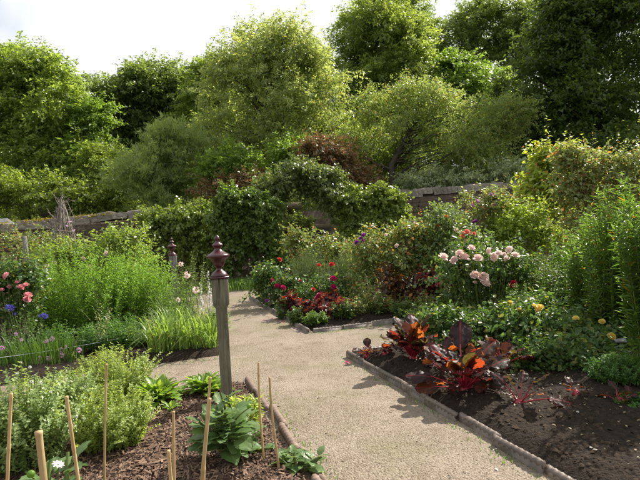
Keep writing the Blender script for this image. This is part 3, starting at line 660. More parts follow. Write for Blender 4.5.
tree('oak_tree', 'dark tree filling the gap left of the giant dark tree', 50, 516, [(518, 36, 20, 32, 0), (508, 70, 24, 42, 0), (530, 25, 20, 25, 0)], 200, 50, .9, .3, 'oak', .35, group=G2)
tree('maple_tree', 'round bright green tree behind the spreading apple tree', 36, 464, [(464, 88, 34, 26, 0), (470, 110, 40, 32, 0), (455, 75, 20, 16, 0), (440, 110, 30, 25, 0)], 280, 66, .65, .24, 'maple', .22)
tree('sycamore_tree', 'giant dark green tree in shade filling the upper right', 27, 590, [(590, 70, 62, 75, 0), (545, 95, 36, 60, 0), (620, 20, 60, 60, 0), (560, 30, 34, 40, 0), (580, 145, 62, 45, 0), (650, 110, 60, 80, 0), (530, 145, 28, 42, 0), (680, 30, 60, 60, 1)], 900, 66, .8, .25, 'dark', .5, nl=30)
tree('apple_tree', 'spreading olive-green tree with dark crooked limbs behind the wall', 23.5, 384, [(402, 116, 38, 22, .3), (446, 122, 40, 30, 0), (492, 126, 28, 22, 0), (430, 158, 50, 26, .9), (358, 120, 28, 24, .9), (422, 98, 28, 14, 0), (485, 160, 34, 24, -.3), (348, 152, 22, 18, .5), (455, 150, 30, 22, -.6), (512, 118, 16, 7, 0)], 540, 60, .5, .13, 'apple', .15, shell=.4, nl=34, v_fork=165, asp=.5, lean=.05)
tree('oak_tree', 'dark tree seen through the crown of the silvery tree', 43, 262, [(262, 110, 50, 40, 0), (225, 120, 34, 40, 0), (305, 105, 34, 38, 0), (260, 150, 60, 36, 0)], 420, 60, .85, .28, 'oak', .3)
tree('beech_tree', 'mid green tree in the gap between the domed and the silvery tree', 33, 205, [(205, 105, 22, 34, 0), (212, 78, 14, 16, 0), (205, 145, 26, 34, 0)], 260, 60, .6, .22, 'beech', .2)
tree('beech_tree', 'olive tree standing behind the apple tree and the round bright tree', 41, 500, [(500, 125, 36, 36, 0), (440, 140, 34, 34, 0), (385, 110, 34, 36, 0)], 380, 60, .8, .26, 'lime', .3)
tree('copper_tree', 'rusty red-leaved small tree above the leafy arch', 21.5, 333, [(330, 158, 22, 16, 0), (345, 172, 22, 12, 0), (318, 150, 12, 12, 0), (358, 178, 20, 9, 0)], 130, 60, .38, .13, 'copper', .08, asp=.5)
tree('copper_shrub', 'rusty red shrub behind the ivy-clad pergola', 21.5, 235, [(222, 188, 26, 8, 0), (250, 184, 22, 8, 0)], 80, 55, .35, .12, 'copper', .06, asp=.5, cat='bush')
tree('understory_tree', 'bright green leafy bush under the silvery tree', 23, 262, [(262, 172, 34, 22, 0), (225, 172, 22, 18, 0), (300, 165, 26, 18, .5)], 240, 62, .5, .16, 'maple', .1, cat='bush')
tree('understory_tree', 'light green bush at the foot of the leftmost tree', 25, 40, [(40, 195, 40, 16, 0), (-5, 195, 30, 20, 0), (85, 200, 26, 14, 0)], 180, 60, .5, .17, 'under', .1, cat='bush')
tree('understory_tree', 'dark bush between the maple and the feathery bush', 26, 118, [(118, 195, 24, 26, 0), (108, 165, 20, 22, 1)], 150, 60, .5, .17, 'under', .1, cat='bush')
tree('understory_tree', 'grey-green bush showing over the tall dark wall', 22.2, 460, [(455, 183, 36, 12, 0), (500, 178, 26, 12, 0), (420, 187, 22, 10, 0)], 170, 60, .36, .13, 'silver', .07, cat='bush')
tree('understory_tree', 'olive bush behind the apple tree trunk', 26, 390, [(385, 165, 36, 26, 0), (345, 140, 30, 30, 1.0)], 200, 60, .5, .17, 'under', .1, cat='bush')
# far wood closing the view, one mass
lob = []
for i in range(44):
    x = -52+2.5*i+rng.normal()*1.5; y_ = 44+14*rng.random(); h = 7.5+4*rng.random(); lob.append((x, y_, float(terr(x, y_))+h*.35, 3.4, 3.0, h*.62))
V, F, C = tree_crown(lob, 13, 9, 26, .6, .33, .21, inner=.3); struct(mk('woodland', V, F, 'woodland'), 'stuff', 'far dark wood closing the view behind the trees', 'wood')
# undergrowth on the slope behind the wall
n = 2600; lob = []
x = -26+56*rng.random(n); y_ = 21.5+26*rng.random(n); C0 = np.stack([x, y_, terr(x, y_)+.35+1.3*rng.random(n)**2], -1)
i = np.repeat(np.arange(n), 34); pos = C0[i] + rng.normal(size=(len(i), 3))*np.array([.5, .5, .35]); m_ = len(i)
V, F = inst('tri', pos, rnd(m_), np.array([0, 0, .8])+rnd(m_)*.8, .2, .12); struct(mk('undergrowth', V, F, 'under'), 'stuff', 'leafy undergrowth on the slope behind the wall', 'undergrowth')

# ================================================================== CLIMBERS, ARCH, HEDGES AT THE END OF THE GARDEN
def climber(name, label, Y, u, lobes, ncl, per, cr, Ll, mat, asp=.8, shell=.45, cat='climber', trunks=5, group='climbers along the end of the garden', up=.3, tp='rhomb', sr=.03):
    base = gp(u, 250, Y, 0); t = thing(name, label, cat, base, group)
    LB = [ell(base, a, b, Y, c, d, e) for a, b, c, d, e in lobes]
    V, F, C = tree_crown(LB, 12, max(3, int(1.05*ncl*per/(12*len(LB)*24))), 24, cr*.6, Ll, Ll*asp, up, .5, .9, 'rhomb', (.3, .5), 1.16); mk('foliage', V, F, mat, t)
    k = rng.choice(len(LB), trunks); root = np.array([(LB[j][0]+rng.normal()*LB[j][3]*.4, LB[j][1]+rng.normal()*.15, 0) for j in k]); tops = np.array([(LB[j][0]+rng.normal()*LB[j][3]*.4, LB[j][1], LB[j][2]) for j in k])
    V, F = tubes(bez(root, (root+tops)/2+rng.normal(size=root.shape)*.12, tops), np.linspace(1, .6, 6)[None]*sr*np.ones((trunks, 1)), 6); mk('stems', V, F, 'bark', t)
    return t
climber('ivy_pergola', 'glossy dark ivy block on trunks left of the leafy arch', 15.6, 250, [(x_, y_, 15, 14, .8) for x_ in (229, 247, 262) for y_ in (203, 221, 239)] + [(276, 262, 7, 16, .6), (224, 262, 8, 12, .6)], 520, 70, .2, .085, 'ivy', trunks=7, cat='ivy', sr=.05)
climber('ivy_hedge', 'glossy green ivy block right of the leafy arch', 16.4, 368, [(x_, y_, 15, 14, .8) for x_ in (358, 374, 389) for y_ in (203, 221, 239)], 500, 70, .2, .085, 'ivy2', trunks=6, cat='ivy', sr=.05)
climber('wall_ivy', 'yellowish ivy mounded over the left wall beside the dark ivy block', 16.2, 182, [(160, 222, 17, 12, .8), (182, 219, 18, 13, .8), (203, 218, 15, 14, .8), (168, 240, 18, 14, .7), (192, 240, 18, 14, .7), (205, 255, 12, 10, .7)], 400, 66, .2, .085, 'ivy2', cat='ivy', trunks=4)
# the arch
base = gp(305, 250, 17.4, 0); t = thing('climber_arch', 'leafy arch of climber over the gateway', 'arch', base)
LB = []
for a in np.linspace(-.3, math.pi+.3, 12):
    LB.append(ell(base, 304+34*math.cos(a), 200-24*math.sin(a), 17.0, 17, 15, 1.3))
for v in (225, 240): LB += [ell(base, 270, v, 17.4, 7, 13), ell(base, 344, v, 17.4, 7, 13)]
V, F, C = tree_crown(LB, 9, 9, 26, .14, .09, .06, .4, .6, .9, 'rhomb', (.35, .6), 1.1); mk('foliage', V, F, 'climber', t)
for dy in (-.35, .35):
    th = np.linspace(0, math.pi, 14); top = at(305, 181, 17.4)[2]; r_ = px(35, 17.4)
    Pp = np.concatenate([[[r_, dy, 0]], np.stack([r_*np.cos(th), 0*th+dy, top-.9+1.0*np.sin(th)], -1), [[-r_, dy, 0]]])
    V, F = tubes(Pp[None], np.full((1, len(Pp)), .03), 6); mk('hoop', V, F, 'greywood', t, True)
tb2 = climber('gateway_fern', 'bright leafy tuft in front of the stone gateway', 18.6, 300, [(296, 220, 12, 6, .7), (308, 222, 8, 5, .7)], 50, 40, .12, .07, 'ivy2', trunks=3, cat='plant', sr=.012)
# rustic rail fence in the shade under the ivy
b = gp(266, 265, 16.2, 0); t = thing('rustic_fence', 'rustic brown rail fence under the dark ivy', 'fence', b)
for u in (240, 258, 277, 292):
    a = at(u, 262, 16.2); V, F = tubes(np.array([[(a[0]-b[0], 0, 0), (a[0]-b[0]+.02, 0, .5), (a[0]-b[0], .01, 1.05)]]), np.full((1, 3), .05), 7, True); mk('post', V, F, 'wood', t, True)
for zz in (.38, .78):
    V, F = tubes(np.array([[(-.9, -.06, zz), (0, -.055, zz+.02), (.9, -.06, zz)]]), np.full((1, 3), .028), 6, True); mk('rail', V, F, 'wood', t, True)
# grass patch at the end of the path
a = at(246, 290, 14.4); n = 2600
x = a[0]-.4+rng.normal(size=n)*.7; y_ = a[1]+.5+rng.normal(size=n)*.45
V, F = blade_geo(n, .01, .01, .3, .012, .6); V = V.reshape(n, -1, 3) + np.stack([x, y_, 0*x], -1)[:, None, :]
struct(mk('grass', V.reshape(-1, 3), F, 'grass'), 'stuff', 'tuft of green grass at the end of the path', 'grass')

# ================================================================== POSTS WITH FINIALS, CANES, OBELISK
def finial_post(label, x, y, turn, mats=('wood', 'maroon')):
    t = thing('finial_post', label, 'post', (x, y, 0), 'timber posts topped with maroon finials'); t.rotation_euler.z = turn
    h0 = 1.55-.386; w0, w1 = .049, .073; hd = .23
    def ring(w_, z, notch=0):
        c = w_*.12
        pts = [(-w_+c, -w_), (-.018, -w_), (-.008, -w_+notch), (.004, -w_), (w_-c, -w_), (w_, -w_+c), (w_, w_-c), (w_-c, w_), (-w_+c, w_), (-w_, w_-c), (-w_, -w_+c)]
        return [(a, b, z) for a, b in pts]
    zs = [(w0, -.3, 0), (w0, .5, .0), (w0, h0-hd-.03, 0), (w1*.98, h0-hd+.005, 0), (w1, h0-hd+.05, .004), (w1, h0-hd+.12, .02), (w1, h0-.03, .035), (w1, h0, .03)]
    V = np.array(sum([ring(*z_) for z_ in zs], [])); s = 11; k = len(zs); i = np.arange(k*s).reshape(k, s); nx = np.roll(i, -1, axis=1)
    mk('post_shaft', V, [np.stack([i[:-1], nx[:-1], nx[1:], i[1:]], -1).reshape(-1, 4), i[-1:].copy()], mats[0], t)
    V, F = boxv(-.083, .083, -.083, .083, h0+.002, h0+.016); f = mk('finial', *lathe([(.001, h0+.0162), (.078, h0+.0165), (.074, h0+.03), (.06, h0+.052), (.040, h0+.068), (.027, h0+.078), (.025, h0+.09), (.030, h0+.098), (.047, h0+.112), (.053, h0+.128), (.050, h0+.138), (.062, h0+.150), (.066, h0+.162), (.090, h0+.180), (.101, h0+.192), (.102, h0+.203), (.090, h0+.214), (.064, h0+.228), (.040, h0+.246), (.028, h0+.262), (.028, h0+.27), (.044, h0+.284), (.051, h0+.294), (.044, h0+.304), (.025, h0+.316), (.018, h0+.328), (.023, h0+.342), (.025, h0+.352), (.020, h0+.366), (.009, h0+.380), (.001, h0+.386)], 28), mats[1], t, True)
    mk('finial_base', V, F, mats[1], f)
    return t
a = at(223, 330, 4.6); finial_post('wooden post with maroon turned finial standing in the bark mulch', a[0], a[1], GA-.15)
a = at(173, 262, 11); finial_post('far grey post with maroon finial among the pink phlox', a[0], a[1], GA+.1, ('greywood', 'maroon'))
def cane(label, ut, vt, ub, vb, Y, r, mat='bamboo', Yb=None):
    a, b = at(ut, vt, Y), at(ub, vb, Yb or Y)
    d = (b-a); k = (a[2]+.1)/(a[2]-b[2]) if a[2] > b[2] else 1; base = a + d*k
    t = thing('bamboo_cane', label, 'cane', tuple(base), 'bamboo canes')
    Ln = np.linalg.norm(a-base); K = int(Ln/.007); s_ = np.linspace(0, 1, K); Pp = (a-base)[None]*s_[:, None] + np.stack([.004*np.sin(s_*7), .003*np.cos(s_*9), 0*s_], -1)
    ph = (s_*Ln/.21 + rng.random()) % 1; rr = r*(1+.22*np.exp(-((ph-.5)/.05)**2))*(1-.15*s_)
    V, F = tubes(Pp[None], rr[None], 8, True); mk('cane_stalk', V, F, mat, t, True); return t
cane('upright cane at the left edge in front of the oregano', 11, 393, 8, 480, 2.1, .0075)
cane('thickest cane, short and blunt, close to the camera', 38, 431, 44, 480, 1.25, .0095)
cane('cane leaning left between the thickest and the tallest cane', 66, 396, 79, 480, 2.0, .0075)
cane('tall slender cane in front of the pale fine-leaved herb', 106, 364, 105, 480, 2.4, .006)
cane('short cane in the bark mulch beside the lowest stub cane', 173, 411, 175, 480, 2.3, .0075)
cane('lowest stub cane at the bottom edge in front of the mulch', 168, 450, 171, 480, 1.9, .0075)
cane('cane in front of the dahlia leaning right at its top', 209, 398, 203, 480, 1.9, .0085)
cane('thin cane behind the dahlia-side cane, close to the post', 210, 377, 206, 440, 2.9, .008)
cane('straight cane just right of the wooden post', 258, 362, 263, 462, 3.35, .0085)
cane('cane leaning left near the mulch edging and path', 269, 377, 279, 478, 3.2, .0085)
cane('old dull cane standing in the pink roses at far left', 16, 257, 14, 318, 7.9, .009, 'dull_bamboo')
# plastic string across the left bed
a, b = at(-30, 361, 6.0), at(172, 326, 7.4); t_ = np.linspace(0, 1, 16)[:, None]; Pp = a*(1-t_)+b*t_ - np.array([0, 0, 1])*.05*(4*t_*(1-t_)); 
V, F = tubes(Pp[None], np.full((1, 16), .0035), 5); tag(mk('string_line', V, F, 'string'), 'pale string stretched across the chives on the left', 'string')
for pt, lb in ((a, 'short stake holding the string beyond the chives'), (b, 'short stake holding the string by the lilies')):
    st = thing('wooden_stake', lb, 'stake', (pt[0], pt[1], 0), 'stakes holding the string'); V, F = tubes(np.array([[(0, .014, -.05), (0, .014, pt[2]*.5), (0, .014, pt[2]+.05)]]), np.full((1, 3), .011), 6, True); mk('stake_shaft', V, F, 'dull_bamboo', st)
# willow obelisk with dry twigs
b = gp(64, 240, 12.3, 0); h = ht(64, 196, 12.3, 0); t = thing('twig_obelisk', 'grey twig obelisk rising above the left flower bed', 'obelisk', b)
Pp = []
for i in range(16):
    a = i*2*math.pi/16+rng.normal()*.1; r0 = .30; Pp.append(bez((r0*math.cos(a), r0*math.sin(a), 0), (r0*1.15*math.cos(a), r0*1.15*math.sin(a), h*.72), (.02*math.cos(a), .02*math.sin(a), h*.93), 8))
Pp = np.array(Pp)+rng.normal(size=(16, 8, 3))*.012; V, F = tubes(Pp, np.full((16, 8), .012), 5); mk('upright_rods', V, F, 'drytwig', t)
th = np.linspace(0, 2*math.pi, 15)
for z_, r_ in ((.5, .32), (1.0, .34), (1.45, .32), (1.85, .24)):
    if z_ < h*.9: V, F = tubes(np.stack([r_*np.cos(th), r_*np.sin(th), 0*th+z_+.02*np.sin(3*th)], -1)[None], np.full((1, 15), .013), 5); mk('hoop', V, F, 'drytwig', t)
n = 90; a = rng.random(n)*6.28; z_ = h*(.45+.5*rng.random(n)); r_ = .3*(1-np.clip((z_/h-.6)/.4, 0, 1)); q0 = np.stack([r_*np.cos(a), r_*np.sin(a), z_], -1); V, F = tubes(bez(q0, q0+rng.normal(size=(n, 3))*.1+np.array([0, 0, .12]), q0+rng.normal(size=(n, 3))*.16+np.array([0, 0, .2]), 4), np.full((n, 4), .005), 3); mk('dry_twigs', V, F, 'drytwig', t)
tt = shrub('sweet_pea', 'sweet pea with pale mauve flowers climbing the twig obelisk', 'sweet pea', b, [(0, 0, .6, .4, .4, .6), (.05, -.1, 1.2, .36, .36, .5)], 80, 40, .16, .05, .035, 'climber')
add_blooms(tt, local(tt, [(67, 226), (74, 230), (78, 238), (60, 247), (70, 222), (61, 252)], 11.9, .05), 'daisy', 'mauve', .1)
# rustic post on the left
a = at(26, 260, 12); t = thing('rustic_post', 'bare grey rustic post in front of the left wall', 'post', (a[0], a[1], 0)); z_ = at(26, 236, 12)[2]
V, F = tubes(np.array([[(0, 0, -.1), (.02, 0, z_*.5), (0, .01, z_)]]), np.array([[.06, .055, .05]]), 8, True); mk('post_shaft', V, F, 'greywood', t, True)
# plant label
a = at(620, 352, 5.2); t = thing('plant_label', 'small grey plant label tilted on a stake near the yellow rose', 'plant label', zat(a)); zt = at(621, 340, 5.2)[2]-t.location.z
V, F = tubes(np.array([[(0, 0, -.05), (0, 0, zt*.5), (0, -.012, zt-.01)]]), np.full((1, 3), .005), 5); mk('stake', V, F, 'label', t)
V, F = boxv(-.058, .058, -.003, .003, -.022, .022); V = V @ np.array(Matrix.Rotation(R(-40), 3, 'X')).T; V = V + np.array([0, -.02, zt]); mk('plate', V, F, 'label', t)

# ================================================================== BED PLANTS
def pbase(u, v, Y): return zat(at(u, v, Y))
def pshrub(name, label, cat, u, v, Y, lobes, ncl, per, cr, Ll, mat, asp=.6, blooms=(), **kw):
    if Y > 7: kw['tp'] = 'rhomb'
    b = pbase(u, v, Y); LB = [ell(b, a, c, Y, d, e, f) for a, c, d, e, f in lobes]
    t = shrub(name, label, cat, b, LB, ncl, per, cr, Ll, Ll*asp, mat, **kw)
    for kind, m_, size, uvs, dY in blooms: add_blooms(t, local(t, uvs, Y+dY, .05), kind, m_, size)
    return t
def pherb(name, label, cat, u, v, Y, vtop, n, rpx, m, Ll, Ww, mat, ryf=.7, spread=.25, **kw):
    if Y > 6.5 or Ll < .032: kw['tp'] = 'rhomb'
    b = pbase(u, v, Y); h = at(u, vtop, Y)[2]-b[2]; rx = px(rpx, Y)
    return herb(name, label, cat, b, n, rx/(1+spread), rx*ryf/(1+spread), h, spread, m, Ll, Ww, mat, **kw)
RG = 'rose bushes in the beds'
# ---- left back bed
pherb('aster_clump', 'big bright green feathery aster clump behind the chives', 'aster', 82, 330, 8.7, 243, 280, 64, 62, .10, .019, 'aster', ryf=.55, spread=.3, lean=.06, elev=.7, f0=.04, hv=.35, group='leafy aster clumps')
pherb('aster_clump', 'bright green aster clump nearest the far finial post', 'aster', 142, 330, 9.2, 240, 160, 36, 60, .10, .019, 'aster', ryf=.8, spread=.3, lean=.06, elev=.7, f0=.04, hv=.35, group='leafy aster clumps')
pshrub('yellow_green_rose', 'yellow-green rose with pale pink blooms behind the aster clumps', 'rose', 100, 300, 11.2, [(100, 258, 50, 18, .6), (125, 248, 26, 18, .6), (65, 262, 26, 16, .6), (110, 280, 50, 25, .6)], 240, 40, .2, .07, 'lemon', blooms=[('rose', 'pink', .16, [(54, 263), (83, 259), (107, 254), (48, 268), (90, 268)], -.7)], group=RG, nst=24)
pshrub('pink_rose', 'pale pink rose beside the old dull cane at the left edge', 'rose', 12, 320, 7.7, [(12, 292, 24, 20, .7), (-12, 285, 24, 22, .7), (8, 315, 28, 18, .7), (22, 280, 14, 10, .7)], 130, 36, .14, .06, 'rose', blooms=[('rose', 'rosepink', .13, [(7, 276), (9, 287), (20, 288), (26, 286), (27, 300), (18, 283), (28, 296), (2, 290)], -.35)], group=RG)
pshrub('wall_climber', 'climbing rose with rusty leaves against the left wall', 'climber', 22, 300, 14.5, [(18, 246, 34, 12, .4), (48, 248, 18, 16, .4), (-14, 255, 26, 22, .4), (60, 262, 30, 16, .5)], 150, 36, .22, .075, 'roseapricot', nst=20)
pherb('blue_salvia', 'dark leafy plant with deep blue flowers at the left edge', 'flower', 25, 345, 6.9, 312, 42, 30, 16, .06, .022, 'seedling', ryf=.5, spread=.2, tp='oval', elev=.3)
add_blooms(bpy.data.objects['blue_salvia'], local(bpy.data.objects['blue_salvia'], [(8, 307), (11, 308), (15, 314), (43, 315), (40, 316), (45, 316)], 6.8, .03), 'pompon', 'blue', .075)
b = pbase(42, 372, 6.55); t = thing('chive_clump', 'chives with round mauve heads below the pale string', 'chives', b)
V, F = blade_geo(520, .55, .22, .36, .006, .35); mk('leaves', V, F, 'darkgrass', t)
add_blooms(t, local(t, [(16, 334), (21, 340), (2, 348), (46, 341), (52, 339), (66, 346), (61, 350), (79, 350), (40, 357), (49, 358), (61, 355), (52, 364), (39, 361)], 6.5, .08), 'pompon', 'mauve', .06)
GL = 'strappy lilies at the corner of the left bed'
for (u, v, Y, lb) in ((160, 358, 6.75, 'strappy lily clump farthest from the near post'), (178, 358, 6.8, 'strappy lily clump second from the far side, beside the path'), (194, 356, 6.85, 'strappy lily clump just short of the near wooden post'), (210, 352, 6.95, 'strappy lily clump partly behind the near wooden post'), (172, 345, 7.5, 'strappy lily clump behind the others near the dark phlox')):
    b = pbase(u, v, Y); t = thing('lily_clump', lb, 'lily', b, GL); V, F = blade_geo(80, .16, .14, .58, .017, 1.0); mk('leaves', V, F, 'lily', t)
    Pp = stem_paths(5, .1, .1, .75, .3, .5); V, F = tubes(Pp, np.full(Pp.shape[:2], .004), 3); mk('flower_stalks', V, F, 'stem', t)
pherb('dark_phlox', 'dark leafy stems in shade below the bright aster clumps', 'phlox', 125, 345, 7.4, 312, 150, 46, 22, .07, .022, 'seedling', ryf=.3, spread=.15, tp='oval', elev=.4)
pherb('pale_spire_plant', 'grey-green upright leafy spray in front of the dark phlox', 'plant', 104, 345, 6.9, 290, 7, 5, 30, .07, .016, 'silver', elev=.5)
FG = 'low leafy plants along the front of the left bed'
for u, v, Y, lb in ((92, 358, 6.95, 'leafy plant in the left bed behind the pale herbs'), (118, 355, 7.0, 'leafy plant below the grey-green spray'), (140, 352, 7.1, 'leafy plant left of the lily clumps'), (60, 352, 7.1, 'leafy plant behind the chives'), (178, 340, 7.8, 'leafy plant behind the lily clumps'), (215, 335, 8.0, 'leafy plant just behind the near post')):
    pherb('leafy_plant', lb, 'plant', u, v, Y, v-34, 46, 17, 22, .075, .026, 'phlox' if u > 130 else 'seedling', ryf=.8, spread=.35, elev=.4, hv=.45, group=FG)
PG = 'pink phlox round the far post'
t, Pp = pherb('phlox_clump', 'leafy phlox with pink flowers just right of the far post', 'phlox', 183, 320, 8.6, 262, 50, 20, 26, .08, .022, 'phlox', ryf=.8, spread=.25, tp='lance', elev=.45, group=PG)
add_blooms(t, local(t, [(178, 300), (187, 275), (181, 264), (196, 290)], 8.3, .05), 'pompon', 'pink', .12)
pherb('phlox_clump', 'lower leafy phlox left of the white spires', 'phlox', 168, 330, 8.0, 285, 46, 18, 24, .075, .022, 'phlox', ryf=.7, spread=.25, elev=.45, group=PG)
t, Pp = pherb('tall_phlox', 'loose tall green stems with reddish tips before the yellowish ivy', 'phlox', 195, 290, 12, 246, 36, 16, 24, .09, .03, 'climber', ryf=.8, spread=.2, tp='oval', elev=.4)
b = pbase(206, 305, 9.0); t = thing('white_spires', 'thin white flower spires beside the near post', 'flower', b); h = [at(209, 271, 9)[2], at(201, 284, 9)[2], at(213, 288, 9)[2]]
for u, hh in ((209, h[0]), (201, h[1]), (212, h[2])):
    x = at(u, 290, 9)[0]-b[0]; nn = 90; zz = hh*(.35+.65*rng.random(nn)); d = rnd(nn); pos = np.stack([x+0*zz, 0*zz, zz], -1); V, F = inst('oval', pos, d, rnd(nn), .04*(1.3-zz/hh)+.012, .02); mk('flower_spike', V, F, 'white', t)
    V, F = tubes(np.array([[(x*.6, 0, 0), (x, 0, hh*.5), (x, 0, hh)]]), np.full((1, 3), .005), 4); mk('stem', V, F, 'stem', t)
pherb('feverfew', 'pale low flowering plant between the near post and the lilies', 'flower', 204, 322, 8.2, 306, 30, 14, 14, .05, .024, 'oregano', tp='oval', elev=.2)
# ---- front bed
_, OP = pherb('oregano', 'pale green oregano with whitish flower heads at the lower left', 'oregano', 22, 440, 3.45, 364, 300, 52, 46, .030, .020, 'oregano', ryf=.7, spread=.45, tp='oval', elev=.2, hv=.62, sr=.0022, f0=.05, taper=.2, lean=.13)
t = bpy.data.objects['oregano']; add_blooms(t, [OP[k_, -1] for k_ in range(0, 60, 2)], 'pompon', 'white', .02)
HG = 'pale fine-leaved herbs at the lower left'
pherb('southernwood', 'pale fine-leaved herb in front of the lettuces and mulch', 'herb', 112, 455, 3.75, 380, 280, 46, 60, .026, .011, 'herb', ryf=.8, spread=.4, elev=.5, hv=.62, sr=.002, f0=.1, taper=.2, group=HG, lean=.13)
pherb('southernwood', 'pale fine-leaved herb spilling over the path behind the tall slender cane', 'herb', 116, 395, 5.0, 342, 260, 46, 60, .030, .013, 'herb', ryf=.6, spread=.4, elev=.5, hv=.62, sr=.002, f0=.1, taper=.2, group=HG, lean=.13)
pherb('southernwood', 'pale herb standing behind the oregano below the chives', 'herb', 66, 405, 4.5, 366, 200, 36, 60, .028, .012, 'oregano', ryf=.6, spread=.4, elev=.5, hv=.62, sr=.002, f0=.1, taper=.2, group=HG, lean=.13)

# big single leaves (each its own part)
def leaf_sheet(Ln, Wd, pet, curl, crinkle, tip=1.6, basew=.5, nx_=7, ny=4, serr=0, cup=.25, pw=.8):
    """blade lies along +x, rib at y=0; petiole of length pet first"""
    t_ = np.linspace(0, 1, nx_); s_ = np.linspace(-1, 1, 2*ny+1)
    wdt = np.sin(math.pi*np.clip(t_, 0, 1)**(1/tip*1.15))**pw; wdt = np.maximum(wdt, .03); wdt[0] = max(wdt[0], basew*.3)
    X = pet + Ln*t_[:, None] + 0*s_[None]; Yv = .5*Wd*wdt[:, None]*s_[None]*(1+serr*((np.arange(nx_) % 2)[:, None]-.5)*np.abs(s_)[None]**3)
    Z = cup*np.abs(Yv) + crinkle*rng.normal(size=Yv.shape)*np.abs(s_)[None]
    tot = pet+Ln; ang = curl*(X/tot)**1.5
    Xc = np.cumsum(np.concatenate([[pet*math.cos(curl*.1)], np.diff(X[:, 0])*np.cos(ang[1:, 0])]))[:, None] + 0*Yv; Zc = Z - np.cumsum(np.concatenate([[0], np.diff(X[:, 0])*np.sin(ang[1:, 0])]))[:, None]
    V = np.stack([Xc - Z*np.sin(ang)*0, Yv, Zc], -1).reshape(-1, 3); i = np.arange(nx_*len(s_)).reshape(nx_, len(s_))
    return V, [np.stack([i[:-1, :-1], i[1:, :-1], i[1:, 1:], i[:-1, 1:]], -1).reshape(-1, 4)]
def leaf_set(mat, stalk, k, **kw):
    out = []
    for _ in range(k):
        V, F = leaf_sheet(**kw); o = mk('leaf', V, F, mat, None, True)
        pet = kw['pet']; sv, sf = tubes(np.array([[(0, 0, 0), (pet*.5, 0, .004), (V[4, 0]+.02, 0, -.001)]]), np.array([[.009, .0065, .004]])*kw['Ln']/.18, 5); s = mk('stalk', sv, sf, stalk)
        out.append((o.data, s.data)); bpy.data.objects.remove(o); bpy.data.objects.remove(s)
    return out
def rosette(t, sets, specs, z=.0):
    """specs: (azimuth, elevation, scale, roll)"""
    for az, el, sc, ro in specs:
        me, st = sets[rng.integers(len(sets))]
        M4 = Matrix.Translation((rng.normal()*.012, rng.normal()*.012, z)) @ Matrix.Rotation(az, 4, 'Z') @ Matrix.Rotation(-el, 4, 'Y') @ Matrix.Rotation(ro, 4, 'X') @ Matrix.Scale(sc, 4)
        o = share('leaf', me, t, M4); share('stalk', st, o, Matrix.Identity(4))
LET = leaf_set('lettuce', 'stem', 6, Ln=.2, Wd=.052, pet=.02, curl=.8, crinkle=.007, tip=.75, cup=.3, nx_=9, ny=3)
DAH = leaf_set('dahlia', 'stem', 5, Ln=.17, Wd=.115, pet=.05, curl=.55, crinkle=.004, tip=1.5, serr=.12, nx_=11, cup=.15)
BEE = leaf_set('beet', 'redstem', 8, Ln=.17, Wd=.115, pet=.19, curl=.6, crinkle=.011, tip=1.15, nx_=12, ny=5, cup=-.2, pw=.6)
SB = leaf_set('beet', 'redstem', 4, Ln=.11, Wd=.085, pet=.09, curl=.9, crinkle=.010, tip=1.1, nx_=8, cup=-.1, pw=.6)
def lettuce(label, u, v, Y, sc, k):
    t = thing('lettuce', label, 'lettuce', pbase(u, v, Y), 'bright green lettuces in the mulch')
    rosette(t, LET, [(i*2.4, .5+.95*i/k+rng.normal()*.12, sc*(1.1-.2*i/k+rng.normal()*.08), rng.normal()*.15) for i in range(k)], .01); return t
lettuce('bigger bright green lettuce in the bark mulch', 159, 413, 4.62, 1.15, 80)
lettuce('bright green lettuce close to the left of the near post', 206, 405, 4.8, 1.05, 70)
lettuce('tiny green lettuce seedling in front of the bigger lettuce', 171, 413, 4.35, .5, 12)
def dahlia(label, u, v, Y, vtop, k, sc, buds=(), spread=.12, bloom=None, br=.06):
    b = pbase(u, v, Y); t = thing('dahlia', label, 'dahlia', b, 'dahlias in the front bed'); h = at(u, vtop, Y)[2]-b[2]
    Pp = stem_paths(7, .07, .07, h, .3, 1.6, .16); V, F = tubes(Pp, np.full(Pp.shape[:2], .008), 6); mk('stems', V, F, 'stem', t, True)
    for i in range(k):
        P_ = Pp[i % 7]; f = .15+.85*i/k; j = min(int(f*(len(P_)-1)), len(P_)-2); p0 = P_[j]
        me, st = DAH[rng.integers(5)]
        M4 = Matrix.Translation(p0) @ Matrix.Rotation(i*2.4+rng.normal()*.3, 4, 'Z') @ Matrix.Rotation(-(.1+.6*f+rng.normal()*.15), 4, 'Y') @ Matrix.Rotation(rng.normal()*.25, 4, 'X') @ Matrix.Scale(sc*(1.15-.5*f), 4)
        o = share('leaf', me, t, M4); share('stalk', st, o, Matrix.Identity(4))
    l = np.array(t.location)
    for (bu, bv) in buds:
        p_ = at(bu, bv, Y-.05)-l; V, F = lathe([(.001, -.014), (.012, -.012), (.017, -.003), (.016, .006), (.009, .014), (.001, .016)], 10); V = V + p_; mk('bud', V, F, 'lettuce', t, True)
        q = P_[-1]*np.array([.5, .5, .7]); V, F = tubes(bez(q, (q+p_)/2+np.array([0, 0, .02]), p_-np.array([0, 0, .012]))[None], np.full((1, 6), .0035), 4); mk('bud_stalk', V, F, 'stem', t)
    return t
d1 = dahlia('leafy dahlia with round green buds at the foot of the near post', 234, 478, 3.4, 392, 70, 1.05, [(213, 411), (221, 411), (249, 406), (243, 420)])
add_blooms(d1, local(d1, [(228, 437), (240, 441)], 3.35), 'rose', 'crimson', .085)
d2 = dahlia('broad-leaved dahlia in the bottom left corner with one open flower', 52, 500, 2.25, 446, 70, 1.0, [(31, 474)])
add_blooms(d2, local(d2, [(58, 465)], 2.1), 'daisy', 'pink', .05)
